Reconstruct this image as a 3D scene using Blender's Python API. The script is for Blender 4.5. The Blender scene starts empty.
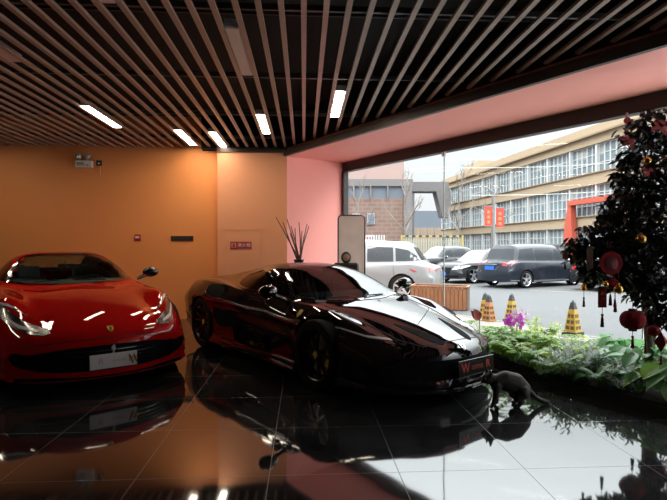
import bpy, bmesh, math, random
from math import sin, cos, pi, radians, atan2, sqrt
from mathutils import Vector, Matrix, Euler
from mathutils.bvhtree import BVHTree

SC = bpy.context.scene
COL = SC.collection
random.seed(7)
# ------------------------------------------------------------------ settings
PANEL = 20.0
EXPO = 0.48
SKYS = 1.0
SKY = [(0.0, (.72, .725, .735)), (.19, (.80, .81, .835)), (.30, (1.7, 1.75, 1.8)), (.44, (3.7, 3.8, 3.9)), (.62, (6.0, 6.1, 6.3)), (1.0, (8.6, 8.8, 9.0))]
RED_C = (-2.19-.616*2.36, 4.95+.788*2.36); RED_H = (.616, -.788)
BLK_C = (-.26, 6.49); BLK_H = (.616, -.788)
YAW = radians(3.38)
CAMH = 1.40
OUT = -0.20                      # level of the street outside

def cw(x, z, h=0.0):
    """plan coordinates measured from the viewpoint (right, ahead) -> world"""
    return Vector((x*cos(YAW)+z*sin(YAW), -x*sin(YAW)+z*cos(YAW), h))

def at(px, py, z):
    return cw((px-333.5)/500*z, z, CAMH+(246.5-py)/500*z)

def ang(hx, hz):
    w = cw(hx, hz)
    return atan2(w.y, w.x)

# ------------------------------------------------------------------ materials
MATS = {}
def mat(name, col, rough=0.5, metal=0.0, coat=0.0, spec=0.5, emit=None, noise=0.0, nscale=8.0, bump=0.0, bscale=40.0, ior=None, sss=None, trans=0.0, coat_ior=1.5):
    m = bpy.data.materials.new(name); m.use_nodes = True
    nt = m.node_tree; b = nt.nodes['Principled BSDF']
    b.inputs['Base Color'].default_value = (*col, 1)
    b.inputs['Roughness'].default_value = rough
    b.inputs['Metallic'].default_value = metal
    b.inputs['Specular IOR Level'].default_value = spec
    if ior: b.inputs['IOR'].default_value = ior
    if coat:
        b.inputs['Coat Weight'].default_value = coat
        b.inputs['Coat Roughness'].default_value = 0.02; b.inputs['Coat IOR'].default_value = coat_ior
    if trans: b.inputs['Transmission Weight'].default_value = trans
    if emit:
        b.inputs['Emission Color'].default_value = (*emit[0], 1)
        b.inputs['Emission Strength'].default_value = emit[1]
    if noise or bump:
        tc = nt.nodes.new('ShaderNodeTexCoord')
        if noise:
            n = nt.nodes.new('ShaderNodeTexNoise'); n.inputs['Scale'].default_value = nscale; n.inputs['Detail'].default_value = 4
            nt.links.new(tc.outputs['Object'], n.inputs['Vector'])
            mx = nt.nodes.new('ShaderNodeMix'); mx.data_type = 'RGBA'
            mx.inputs['A'].default_value = (*[c*(1-noise) for c in col], 1)
            mx.inputs['B'].default_value = (*[min(1, c*(1+noise)) for c in col], 1)
            nt.links.new(n.outputs['Fac'], mx.inputs['Factor'])
            nt.links.new(mx.outputs['Result'], b.inputs['Base Color'])
        if bump:
            n2 = nt.nodes.new('ShaderNodeTexNoise'); n2.inputs['Scale'].default_value = bscale
            nt.links.new(tc.outputs['Object'], n2.inputs['Vector'])
            bp = nt.nodes.new('ShaderNodeBump'); bp.inputs['Strength'].default_value = bump; bp.inputs['Distance'].default_value = 0.01
            nt.links.new(n2.outputs['Fac'], bp.inputs['Height'])
            nt.links.new(bp.outputs['Normal'], b.inputs['Normal'])
    MATS[name] = m
    return m

def glass_mat(name, tint, ior=1.5, rough=0.0, facmul=1.0):
    m = bpy.data.materials.new(name); m.use_nodes = True
    nt = m.node_tree; nt.nodes.clear()
    o = nt.nodes.new('ShaderNodeOutputMaterial')
    t = nt.nodes.new('ShaderNodeBsdfTransparent'); t.inputs['Color'].default_value = (*tint, 1)
    g = nt.nodes.new('ShaderNodeBsdfGlossy'); g.inputs['Roughness'].default_value = rough
    f = nt.nodes.new('ShaderNodeFresnel'); 
    # the same air-to-glass reflectance on both faces of the thin pane
    ge = nt.nodes.new('ShaderNodeNewGeometry'); io = nt.nodes.new('ShaderNodeMath'); io.operation = 'MULTIPLY_ADD'
    io.inputs[1].default_value = 1/ior-ior; io.inputs[2].default_value = ior
    nt.links.new(ge.outputs['Backfacing'], io.inputs[0]); nt.links.new(io.outputs[0], f.inputs['IOR'])
    mu = nt.nodes.new('ShaderNodeMath'); mu.operation = 'MULTIPLY'; mu.inputs[1].default_value = facmul; mu.use_clamp = True
    x = nt.nodes.new('ShaderNodeMixShader')
    nt.links.new(f.outputs[0], mu.inputs[0]); nt.links.new(mu.outputs[0], x.inputs[0]); nt.links.new(t.outputs[0], x.inputs[1]); nt.links.new(g.outputs[0], x.inputs[2])
    nt.links.new(x.outputs[0], o.inputs[0])
    MATS[name] = m
    return m

def leaf_mat(name, col, noise=0.4, nscale=6.0, trans=0.45, rough=0.5):
    """thin leaf: light passes through it from behind"""
    m = mat(name, col, rough, noise=noise, nscale=nscale)
    nt = m.node_tree; b = nt.nodes['Principled BSDF']; o = nt.nodes['Material Output']
    t = nt.nodes.new('ShaderNodeBsdfTranslucent'); x = nt.nodes.new('ShaderNodeMixShader'); x.inputs[0].default_value = trans
    src = b.inputs['Base Color'].links
    if src: nt.links.new(src[0].from_socket, t.inputs['Color'])
    else: t.inputs['Color'].default_value = (*col, 1)
    nt.links.new(b.outputs[0], x.inputs[1]); nt.links.new(t.outputs[0], x.inputs[2]); nt.links.new(x.outputs[0], o.inputs[0])
    return m

def brick_mat(name, c1, c2, mortar, scale, bw=0.5, bh=0.25, ms=0.02, rough=0.85, axis=None):
    m = mat(name, c1, rough)
    nt = m.node_tree; b = nt.nodes['Principled BSDF']
    tc = nt.nodes.new('ShaderNodeTexCoord')
    br = nt.nodes.new('ShaderNodeTexBrick')
    br.inputs['Color1'].default_value = (*c1, 1); br.inputs['Color2'].default_value = (*c2, 1); br.inputs['Mortar'].default_value = (*mortar, 1)
    br.inputs['Scale'].default_value = scale; br.inputs['Mortar Size'].default_value = ms
    br.inputs['Brick Width'].default_value = bw; br.inputs['Row Height'].default_value = bh
    mp = nt.nodes.new('ShaderNodeMapping')
    if axis: mp.inputs['Rotation'].default_value = axis
    nt.links.new(tc.outputs['Object'], mp.inputs['Vector']); nt.links.new(mp.outputs[0], br.inputs['Vector'])
    nt.links.new(br.outputs['Color'], b.inputs['Base Color'])
    return m

def floor_mat():
    m = mat('polished_tile', (0.012, 0.012, 0.014), 0.04, spec=0.5)
    nt = m.node_tree; b = nt.nodes['Principled BSDF']
    b.inputs['IOR'].default_value = FLOOR_IOR
    tc = nt.nodes.new('ShaderNodeTexCoord'); sp = nt.nodes.new('ShaderNodeSeparateXYZ')
    nt.links.new(tc.outputs['Object'], sp.inputs[0])
    def line(out, off):
        a = nt.nodes.new('ShaderNodeMath'); a.operation = 'ADD'; a.inputs[1].default_value = 80.0-off
        d = nt.nodes.new('ShaderNodeMath'); d.operation = 'MODULO'; d.inputs[1].default_value = 0.8
        s = nt.nodes.new('ShaderNodeMath'); s.operation = 'LESS_THAN'; s.inputs[1].default_value = 0.004
        nt.links.new(out, a.inputs[0]); nt.links.new(a.outputs[0], d.inputs[0]); nt.links.new(d.outputs[0], s.inputs[0])
        return s.outputs[0]
    mx = nt.nodes.new('ShaderNodeMath'); mx.operation = 'MAXIMUM'
    nt.links.new(line(sp.outputs['X'], -0.215), mx.inputs[0]); nt.links.new(line(sp.outputs['Y'], 3.06), mx.inputs[1])
    n = nt.nodes.new('ShaderNodeTexNoise'); n.inputs['Scale'].default_value = 1.6; n.inputs['Detail'].default_value = 8; n.inputs['Roughness'].default_value = 0.65
    nt.links.new(tc.outputs['Object'], n.inputs['Vector'])
    cr = nt.nodes.new('ShaderNodeValToRGB')
    cr.color_ramp.elements[0].position = 0.42; cr.color_ramp.elements[0].color = (0.012, 0.012, 0.013, 1)
    cr.color_ramp.elements[1].position = 0.72; cr.color_ramp.elements[1].color = (0.040, 0.041, 0.044, 1)
    nt.links.new(n.outputs['Fac'], cr.inputs[0])
    c = nt.nodes.new('ShaderNodeMix'); c.data_type = 'RGBA'; c.inputs['B'].default_value = (0.022, 0.022, 0.023, 1)
    nt.links.new(mx.outputs[0], c.inputs['Factor']); nt.links.new(cr.outputs[0], c.inputs['A'])
    nt.links.new(c.outputs['Result'], b.inputs['Base Color'])
    r = nt.nodes.new('ShaderNodeMath'); r.operation = 'MULTIPLY_ADD'; r.inputs[1].default_value = 0.4; r.inputs[2].default_value = 0.045
    nt.links.new(mx.outputs[0], r.inputs[0]); nt.links.new(r.outputs[0], b.inputs['Roughness'])
    n2 = nt.nodes.new('ShaderNodeTexNoise'); n2.inputs['Scale'].default_value = 2.2; n2.inputs['Detail'].default_value = 1
    nt.links.new(tc.outputs['Object'], n2.inputs['Vector'])
    bp = nt.nodes.new('ShaderNodeBump'); bp.inputs['Strength'].default_value = 0.06; bp.inputs['Distance'].default_value = 0.02
    nt.links.new(n2.outputs['Fac'], bp.inputs['Height']); nt.links.new(bp.outputs[0], b.inputs['Normal'])
    return m

# ------------------------------------------------------------------ mesh builder
class MB:
    def __init__(s): s.v = []; s.f = []; s.mi = []
    def add(s, vs, fs, mi=0):
        o = len(s.v); s.v += [Vector(v) for v in vs]
        for f in fs: s.f.append(tuple(i+o for i in f)); s.mi.append(mi)
    def box(s, c, d, rot=None, mi=0):
        c = Vector(c); h = Vector(d)/2
        vs = [Vector((sx*h.x, sy*h.y, sz*h.z)) for sx in (-1, 1) for sy in (-1, 1) for sz in (-1, 1)]
        if rot is not None:
            R = rot if isinstance(rot, Matrix) else Euler(rot).to_matrix()
            vs = [R @ v for v in vs]
        s.add([c+v for v in vs], [(0, 1, 3, 2), (4, 6, 7, 5), (0, 4, 5, 1), (2, 3, 7, 6), (0, 2, 6, 4), (1, 5, 7, 3)], mi)
        return s
    def prism(s, poly, z0, z1, mi=0):
        n = len(poly)
        s.add([(x, y, z0) for x, y in poly]+[(x, y, z1) for x, y in poly],
              [tuple(range(n-1, -1, -1)), tuple(range(n, 2*n))]+[(i, (i+1) % n, n+(i+1) % n, n+i) for i in range(n)], mi)
        return s
    def tube(s, pts, rad, n=8, mi=0, caps=True):
        pts = [Vector(p) for p in pts]
        if not isinstance(rad, (list, tuple)): rad = [rad]*len(pts)
        rings = []
        up = Vector((0, 0, 1))
        t0 = (pts[1]-pts[0]).normalized()
        a = t0.cross(up)
        if a.length < 1e-3: a = t0.cross(Vector((1, 0, 0)))
        a.normalize()
        for i, p in enumerate(pts):
            t = (pts[min(i+1, len(pts)-1)]-pts[max(i-1, 0)])
            if t.length < 1e-9: t = t0
            t = t.normalized()
            a = (a-t*a.dot(t))
            if a.length < 1e-6: a = t.orthogonal()
            a.normalize(); b = t.cross(a)
            rings.append([p+(a*cos(2*pi*k/n)+b*sin(2*pi*k/n))*rad[i] for k in range(n)])
        vs = [v for r in rings for v in r]; fs = []
        for i in range(len(pts)-1):
            for k in range(n):
                fs.append((i*n+k, i*n+(k+1) % n, (i+1)*n+(k+1) % n, (i+1)*n+k))
        if caps:
            fs.append(tuple(range(n-1, -1, -1))); o = (len(pts)-1)*n; fs.append(tuple(range(o, o+n)))
        s.add(vs, fs, mi); return s
    def lathe(s, prof, c=(0, 0, 0), axis='z', n=24, mi=0):
        c = Vector(c); vs = []; fs = []
        for r, h in prof:
            for k in range(n):
                a = 2*pi*k/n
                if axis == 'z': v = Vector((r*cos(a), r*sin(a), h))
                elif axis == 'y': v = Vector((r*cos(a), h, r*sin(a)))
                else: v = Vector((h, r*cos(a), r*sin(a)))
                vs.append(c+v)
        for i in range(len(prof)-1):
            for k in range(n):
                fs.append((i*n+k, i*n+(k+1) % n, (i+1)*n+(k+1) % n, (i+1)*n+k))
        fs.append(tuple(range(n-1, -1, -1))); o = (len(prof)-1)*n; fs.append(tuple(range(o, o+n)))
        s.add(vs, fs, mi); return s
    def ball(s, c, r, sc=(1, 1, 1), n=12, m=8, mi=0, R=None):
        c = Vector(c); vs = []; fs = []
        for j in range(m+1):
            t = pi*j/m
            for k in range(n):
                a = 2*pi*k/n
                v = Vector((sin(t)*cos(a)*r*sc[0], sin(t)*sin(a)*r*sc[1], cos(t)*r*sc[2]))
                if R: v = R @ v
                vs.append(c+v)
        for j in range(m):
            for k in range(n):
                fs.append((j*n+k, (j+1)*n+k, (j+1)*n+(k+1) % n, j*n+(k+1) % n))
        s.add(vs, fs, mi); return s
    def leaf(s, p, d, up, L, W, bend=0.25, mi=0, fold=0.12):
        """a pointed leaf of eight faces, folded along its midrib and drooping at the tip"""
        d = Vector(d).normalized(); up = Vector(up)
        side = d.cross(up)
        if side.length < 1e-4: side = d.orthogonal()
        side.normalize(); nn = side.cross(d).normalized()
        p = Vector(p); vs = []; fs = []
        prof = [(0.0, 0.12), (0.25, 0.8), (0.55, 1.0), (0.82, 0.6), (1.0, 0.03)]
        for t, w in prof:
            m0 = p+d*(L*t)-nn*(bend*L*t*t)
            vs += [m0+side*(W*w/2)+nn*(fold*W*w), m0, m0-side*(W*w/2)+nn*(fold*W*w)]
        for i in range(len(prof)-1):
            o = i*3
            fs += [(o, o+1, o+4, o+3), (o+1, o+2, o+5, o+4)]
        s.add(vs, fs, mi); return s
    def build(s, name, mats, parent=None, smooth=False, loc=None, fix=True, crease=None):
        me = bpy.data.meshes.new(name)
        me.from_pydata([tuple(v) for v in s.v], [], s.f)
        if not isinstance(mats, (list, tuple)): mats = [mats]
        for m in mats: me.materials.append(m)
        for p, i in zip(me.polygons, s.mi): p.material_index = i
        finish(me, smooth, fix, crease)
        o = bpy.data.objects.new(name, me); COL.objects.link(o)
        if parent: o.parent = parent
        if loc is not None: o.location = loc
        return o

def finish(me, smooth, fix=True, crease=None):
    bm = bmesh.new(); bm.from_mesh(me)
    if fix: bmesh.ops.recalc_face_normals(bm, faces=bm.faces)
    if smooth:
        for f in bm.faces: f.smooth = True
        c = 0.7 if crease is None else crease
        for e in bm.edges:
            if len(e.link_faces) == 2 and e.calc_face_angle(0) > c: e.smooth = False
    bm.to_mesh(me); bm.free()

def tag(o, label=None, cat=None, group=None, kind=None):
    if label: o['label'] = label
    if cat: o['category'] = cat
    if group: o['group'] = group
    if kind: o['kind'] = kind
    return o

def empty(name, loc=(0, 0, 0), rz=0.0, label=None, cat=None, group=None):
    o = bpy.data.objects.new(name, None); COL.objects.link(o)
    o.location = loc; o.rotation_euler = (0, 0, rz); o.empty_display_size = 0.1
    return tag(o, label, cat, group)

def struct(o): o['kind'] = 'structure'; return o

def copy_tree(o, parent=None):
    c = o.copy(); COL.objects.link(c)
    if parent: c.parent = parent
    for ch in list(o.children): copy_tree(ch, c)
    return c

def text(name, s, size, M, m, parent=None, ext=0.001, align='CENTER', sx=1.0):
    cu = bpy.data.curves.new(name, 'FONT'); cu.body = s; cu.size = size; cu.extrude = ext
    cu.align_x = align; cu.align_y = 'CENTER'
    o = bpy.data.objects.new(name+'_tmp', cu); COL.objects.link(o)
    dg = bpy.context.evaluated_depsgraph_get()
    me = bpy.data.meshes.new_from_object(o.evaluated_get(dg))
    bpy.data.objects.remove(o); bpy.data.curves.remove(cu)
    me.materials.clear(); me.materials.append(m)
    me.transform(M @ Matrix.Diagonal((sx, 1, 1, 1)))
    t = bpy.data.objects.new(name, me); COL.objects.link(t)
    if parent: t.parent = parent
    return t

def frame_matrix(origin, xdir, zdir):
    """text frame: letters run along xdir and their tops point along zdir"""
    x = Vector(xdir).normalized(); z = Vector(zdir).normalized(); n = x.cross(z).normalized(); z = n.cross(x)
    M = Matrix((x, z, n)).transposed().to_4x4(); M.translation = Vector(origin); return M

def evaluate(o):
    dg = bpy.context.evaluated_depsgraph_get()
    return bpy.data.meshes.new_from_object(o.evaluated_get(dg))

# ------------------------------------------------------------------ curves
def pchip(keys):
    ks = sorted(keys); xs = [k[0] for k in ks]; ys = [k[1] for k in ks]; n = len(xs)
    if n == 1: return lambda x: ys[0]
    h = [xs[i+1]-xs[i] for i in range(n-1)]; d = [(ys[i+1]-ys[i])/h[i] for i in range(n-1)]
    m = [d[0]]+[0]*(n-2)+[d[-1]]
    for i in range(1, n-1):
        if d[i-1]*d[i] > 0:
            w1 = 2*h[i]+h[i-1]; w2 = h[i]+2*h[i-1]
            m[i] = (w1+w2)/(w1/d[i-1]+w2/d[i])
    def f(x):
        if x <= xs[0]: return ys[0]
        if x >= xs[-1]: return ys[-1]
        i = 0
        while x > xs[i+1]: i += 1
        t = (x-xs[i])/h[i]; t2 = t*t; t3 = t2*t
        return (2*t3-3*t2+1)*ys[i]+(t3-2*t2+t)*h[i]*m[i]+(-2*t3+3*t2)*ys[i+1]+(t3-t2)*h[i]*m[i+1]
    return f

def chaikin(p, it=2, closed=True):
    for _ in range(it):
        q = []
        for i in range(len(p)):
            a = p[i]; b = p[(i+1) % len(p)]
            q.append((a[0]*.78+b[0]*.22, a[1]*.78+b[1]*.22)); q.append((a[0]*.22+b[0]*.78, a[1]*.22+b[1]*.78))
        p = q
    return p

def sstep(a, b, x):
    t = max(0, min(1, (x-a)/(b-a))); return t*t*(3-2*t)

def inside(p, poly):
    x, y = p; c = False; n = len(poly)
    for i in range(n):
        x1, y1 = poly[i]; x2, y2 = poly[(i+1) % n]
        if (y1 > y) != (y2 > y) and x < (x2-x1)*(y-y1)/(y2-y1)+x1: c = not c
    return c
# ------------------------------------------------------------------ cars
def body_mesh(sp, N=110, m=6):
    """a closed shell lofted through nine lengthwise feature lines"""
    ys = [pchip(k) for k in sp['Y']]; zs = [pchip(k) for k in sp['Z']]
    x0, x1 = sp['tail'], sp['nose']; W = sp['half']
    K = 8*m
    def section(s):
        P = [Vector((ys[i](s), zs[i](s))) for i in range(9)]
        P = [Vector((-P[1].x, P[1].y))]+P+[Vector((-P[7].x, P[7].y))]
        out = []
        for i in range(8):
            a, b, c, d = P[i:i+4]
            for j in range(m):
                t = j/m; t2 = t*t; t3 = t2*t
                q = 0.5*((2*b)+(c-a)*t+(2*a-5*b+4*c-d)*t2+(-a+3*b-3*c+d)*t3)
                out.append(q)
        out.append(P[9])
        out[0].x = 0; out[-1].x = 0
        return out
    def shift(s, y):
        r = (abs(y)/W)
        return -sp['sf']*sstep(sp['sf0'], x1, s)*r**2.2+sp['sr']*sstep(sp['sr0'], x0, s)*r**2.4
    V = []; F = []
    rings = []
    for i in range(N+1):
        u = i/N
        s = x0+(x1-x0)*(0.55*u+0.45*(0.5-0.5*cos(pi*u)))
        sec = section(s)
        ids = {}
        for k in range(K+1):
            y, z = sec[k]
            ids[k] = len(V); V.append((s+shift(s, y), y, z))
        for k in range(1, K):
            y, z = sec[k]
            ids[-k] = len(V); V.append((s+shift(s, y), -y, z))
        ids[-K] = ids[K]; ids[-0] = ids[0]
        rings.append(ids)
    order = list(range(0, K+1))+list(range(-K+1, 0))
    for i in range(N):
        A, B = rings[i], rings[i+1]
        for q in range(len(order)):
            k, l = order[q], order[(q+1) % len(order)]
            F.append((A[k], A[l], B[l], B[k]))
    H = K//2
    for ids, sg in ((rings[0], -1), (rings[-1], 1)):
        R = 5
        cols = []
        for j in range(-H, H+1):
            top = ids[j]; bot = ids[(K-abs(j))*(1 if j >= 0 else -1)] if abs(j) < H else top
            if j == 0: bot = ids[K]
            if abs(j) == H: cols.append([top]); continue
            a = Vector(V[top]); b = Vector(V[bot]); col = [top]
            for r in range(1, R):
                t = r/R; p = a.lerp(b, t); p.x += sg*sp.get('bulge', 0.03)*sin(pi*t)*(1-(abs(j)/H)**2)
                col.append(len(V)); V.append(tuple(p))
            col.append(bot); cols.append(col)
        for c in range(len(cols)-1):
            A, B = cols[c], cols[c+1]
            if len(A) == 1: F += [(A[0], B[r], B[r+1]) for r in range(R)]
            elif len(B) == 1: F += [(A[r], B[0], A[r+1]) for r in range(R)]
            else: F += [(A[r], B[r], B[r+1], A[r+1]) for r in range(R)]
    me = bpy.data.meshes.new('body'); me.from_pydata(V, [], F)
    bm = bmesh.new(); bm.from_mesh(me)
    bmesh.ops.recalc_face_normals(bm, faces=bm.faces)
    for f in bm.faces:
        if f.normal.z < -0.75 and f.calc_center_median().z < sp['half']*0.4: f.material_index = 1
    bm.to_mesh(me); bm.free()
    return me

def cut_arches(me, axles, rad, zc, yin, mats):
    """wheel arches cut through the shell"""
    for m in mats: me.materials.append(m)
    o = bpy.data.objects.new('body', me); COL.objects.link(o)
    mb = MB()
    for x in axles:
        for s in (-1, 1):
            mb.lathe([(rad, s*yin), (rad, s*1.4)], (x, 0, zc), 'y', 40, mi=1)
    c = mb.build('arch_cutter', mats)
    md = o.modifiers.new('b', 'BOOLEAN'); md.operation = 'DIFFERENCE'; md.object = c; md.solver = 'EXACT'
    try: md.material_mode = 'INDEX'
    except Exception: pass
    me2 = evaluate(o)
    bpy.data.objects.remove(o); bpy.data.objects.remove(c)
    return me2

AX = {'F': (Vector((5, 0, 0)), Vector((-1, 0, 0))), 'R': (Vector((-5, 0, 0)), Vector((1, 0, 0))),
      'L': (Vector((0, 5, 0)), Vector((0, -1, 0))), 'S': (Vector((0, -5, 0)), Vector((0, 1, 0))),
      'T': (Vector((0, 0, 5)), Vector((0, 0, -1)))}
def to3(ax, a, b):
    o = AX[ax][0]
    if ax in 'FR': return Vector((o.x, a, b))
    if ax in 'LS': return Vector((a, o.y, b))
    return Vector((a, b, o.z))

def patch(bvh, poly, ax, m, name, parent, off=0.004, thick=0.012, cell=0.05, round_=0, nmin=0.05):
    """a panel that follows the shell inside an outline seen from one side"""
    if round_: poly = chaikin(poly, round_)
    bm = bmesh.new()
    bm.faces.new([bm.verts.new((a, b, 0)) for a, b in poly])
    xs = [p[0] for p in poly]; yy = [p[1] for p in poly]
    for lo, hi, n in ((min(xs), max(xs), Vector((1, 0, 0))), (min(yy), max(yy), Vector((0, 1, 0)))):
        k = max(1, int((hi-lo)/cell))
        for i in range(1, k):
            bmesh.ops.bisect_plane(bm, geom=bm.verts[:]+bm.edges[:]+bm.faces[:], plane_co=n*(lo+(hi-lo)*i/k), plane_no=n, dist=1e-6)
    bm.verts.ensure_lookup_table(); bm.verts.index_update()
    d = AX[ax][1]; P = {}; 
    for v in bm.verts:
        loc, nor, idx, dist = bvh.ray_cast(to3(ax, v.co.x, v.co.y), d)
        if loc is not None and nor.dot(d) < -nmin: P[v.index] = (loc, nor)
    V = []; F = []; T = {}; B = {}
    for i, (l, n) in P.items():
        T[i] = len(V); V.append(l+n*off); B[i] = len(V); V.append(l+n*(off-thick))
    for f in bm.faces:
        ids = [v.index for v in f.verts]
        if not all(i in P for i in ids): continue
        F.append([T[i] for i in ids]); F.append([B[i] for i in reversed(ids)])
        for e in f.edges:
            good = [g for g in e.link_faces if all(v.index in P for v in g.verts)]
            if len(good) == 1:
                a, b = e.verts[0].index, e.verts[1].index
                F.append([T[a], T[b], B[b], B[a]])
    bm.free()
    if not F: return None
    me = bpy.data.meshes.new(name); me.from_pydata([tuple(v) for v in V], [], F); me.materials.append(m)
    finish(me, True)
    o = bpy.data.objects.new(name, me); COL.objects.link(o); o.parent = parent
    return o

def mir(poly): return [(-a, b) for a, b in poly]
def mirT(poly): return [(a, -b) for a, b in poly]

def wheel(parent, c, r, w, side, rimmat, spokes=5, fancy=True, name='wheel', cap=None, caliper=None):
    """tyre mesh that parents rim, disc, caliper and hub cap"""
    h = w/2
    t = MB().lathe([(r*0.70, -h*0.8), (r*0.74, -h), (r*0.90, -h*1.03), (r*0.975, -h*0.9), (r, -h*0.65), (r, h*0.65), (r*0.975, h*0.9), (r*0.90, h*1.03), (r*0.74, h), (r*0.70, h*0.8)], n=40, axis='y')
    t.f = t.f[:-2]; t.mi = t.mi[:-2]
    o = t.build(name, MATS['rubber'], parent, True, c)
    R = r*0.72; f = side*h
    rb = MB().lathe([(R, -f*0.8), (R*0.93, -f*0.7), (R*0.90, f*0.6), (R*0.97, f*0.86), (R, f*0.9)], n=40, axis='y')
    rb.f = rb.f[:-2]; rb.mi = rb.mi[:-2]
    for k in range(spokes):
        a = 2*pi*k/spokes+0.3
        for da in ((-0.13, 0.13) if fancy else (0,)):
            p0 = Vector((cos(a+da*0.5)*R*0.18, f*0.62, sin(a+da*0.5)*R*0.18)); p1 = Vector((cos(a+da*1.9)*R*0.94, f*0.80, sin(a+da*1.9)*R*0.94))
            mid = (p0+p1)/2; dv = p1-p0
            ex = dv.normalized(); ez = Vector((0, 1, 0)); ey = ez.cross(ex).normalized(); ez = ex.cross(ey)
            rb.box(mid, (dv.length, R*(0.10 if fancy else 0.22), 0.025), Matrix((ex, ey, ez)).transposed())
    rb.lathe([(R*0.22, f*0.3), (R*0.22, f*0.68), (R*0.16, f*0.74)], n=20, axis='y')
    rb.build('rim', rimmat, o, True)
    if fancy:
        MB().lathe([(R*0.80, f*0.10), (R*0.80, f*0.24), (R*0.3, f*0.26)], n=32, axis='y').build('brake_disc', MATS['steel'], o, True)
        mb = MB()
        for k in range(6):
            a = -0.5+k*0.2+ (0 if c[0] < 0 else pi*0.0)
            mb.box((cos(a)*R*0.72, f*0.30, sin(a)*R*0.72), (R*0.30, abs(f)*0.45, R*0.18), Matrix.Rotation(-a, 3, 'Y'))
        mb.build('brake_caliper', caliper or MATS['yellow'], o)
    if cap: MB().lathe([(R*0.13, f*0.70), (R*0.13, f*0.78), (R*0.05, f*0.80)], n=16, axis='y').build('hub_cap', cap, o, True)
    return o

def shell(sp, root, paint, arch=True, holes=(), lining=None, N=110, m=6):
    """body part with arches and window openings; returns the surface used to lay panels on it"""
    me = body_mesh(sp, N, m)
    me = cut_arches(me, sp['axles'], sp['arch'], sp['wz'], sp['half']-0.34, [paint, MATS['underbody']])
    bvh0 = bmesh.new(); bvh0.from_mesh(me); bvh = BVHTree.FromBMesh(bvh0); bvh0.free()
    bm = bmesh.new(); bm.from_mesh(me)
    dead = []
    for f in bm.faces:
        c = f.calc_center_median(); n = f.normal
        for ax, poly in holes:
            if ax == 'T' and n.z > 0.1 and c.z > 0.7 and inside((c.x, c.y), poly): dead.append(f); break
            if ax == 'L' and n.y > 0.15 and c.y > 0.3 and inside((c.x, c.z), poly): dead.append(f); break
            if ax == 'S' and n.y < -0.15 and c.y < -0.3 and inside((c.x, c.z), poly): dead.append(f); break
    if dead: bmesh.ops.delete(bm, geom=dead, context='FACES')
    if lining:
        xa, xb, zb = lining
        keep = [f for f in bm.faces if xa < f.calc_center_median().x < xb and f.calc_center_median().z > zb]
        mp = {}; V = []; F = []
        for f in keep:
            ids = []
            for v in f.verts:
                if v.index not in mp: mp[v.index] = len(V); V.append(tuple(v.co-v.normal*0.018))
                ids.append(mp[v.index])
            F.append(ids[::-1])
        l = bpy.data.meshes.new('headliner'); l.from_pydata(V, [], F); l.materials.append(MATS['cabin_dark'])
        lo = bpy.data.objects.new('headliner', l); COL.objects.link(lo); lo.parent = root
    bm.to_mesh(me); bm.free()
    finish(me, True, fix=False, crease=0.6)
    o = bpy.data.objects.new('body', me); COL.objects.link(o); o.parent = root
    return bvh

def shrink(poly, d):
    """move an outline inward by about d"""
    n = len(poly); A = sum(poly[i][0]*poly[(i+1) % n][1]-poly[(i+1) % n][0]*poly[i][1] for i in range(n)); s = 1 if A > 0 else -1
    out = []
    for i in range(n):
        p, q, r = Vector(poly[i-1]), Vector(poly[i]), Vector(poly[(i+1) % n])
        e1 = (q-p).normalized(); e2 = (r-q).normalized()
        nn = Vector((-(e1.y+e2.y), e1.x+e2.x))*s
        if nn.length < 1e-6: nn = Vector((-e1.y, e1.x))*s
        nn.normalize(); out.append(tuple(q+nn*d))
    return out

def seat(parent, x, y, z, m):
    o = MB()
    o.box((x+0.05, y, z+0.12), (0.50, 0.46, 0.16)).box((x-0.26, y, z+0.42), (0.16, 0.44, 0.56), (0, -0.28, 0)).box((x-0.38, y, z+0.77), (0.11, 0.28, 0.18), (0, -0.2, 0))
    for s in (-1, 1): o.box((x-0.22, y+s*0.22, z+0.40), (0.20, 0.08, 0.44), (0, -0.28, 0))
    ob = o.build('seat', m, parent)
    b = ob.modifiers.new('b', 'BEVEL'); b.width = 0.03; b.segments = 3
    return ob

def cabin(root, xd, xs, yw, zb, wheel_y, seatmat):
    """tub, dashboard, two seats, steering wheel and mirror behind the glass"""
    t = MB()
    t.box((xs-0.1, 0, 0.26), (2.0, yw*2, 0.03)).box((xs-1.05, 0, 0.52), (0.06, yw*2-0.2, 0.52))
    for s in (-1, 1): t.box((xs-0.1, s*yw, 0.50), (1.7, 0.03, 0.46))
    t.build('cabin_tub', MATS['cabin_dark'], root)
    d = MB().box((xd, 0, zb-0.10), (0.50, yw*2-0.14, 0.16), (0, 0.12, 0)).box((xd-0.20, 0, zb-0.22), (0.16, yw*2-0.2, 0.22))
    db = d.build('dashboard', MATS['cabin_dark'], root); bv = db.modifiers.new('b', 'BEVEL'); bv.width = 0.04; bv.segments = 3
    for s in (-1, 1): seat(root, xs, s*0.36, 0.26, seatmat)
    c = Vector((xd-0.42, wheel_y, zb-0.12)); pts = []
    R = Matrix.Rotation(radians(-25), 3, 'Y')
    pts = [c+R @ Vector((0, cos(a)*0.175, sin(a)*0.175)) for a in [2*pi*k/24 for k in range(25)]]
    s = MB().tube(pts, 0.016, 8)
    for a in (0.1, pi-0.1, -pi/2): s.tube([c, c+R @ Vector((0, cos(a)*0.17, sin(a)*0.17))], 0.013, 6)
    s.ball(c, 0.05, (0.5, 1, 1)); s.build('steering_wheel', MATS['cabin_black'], root, True)

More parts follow.
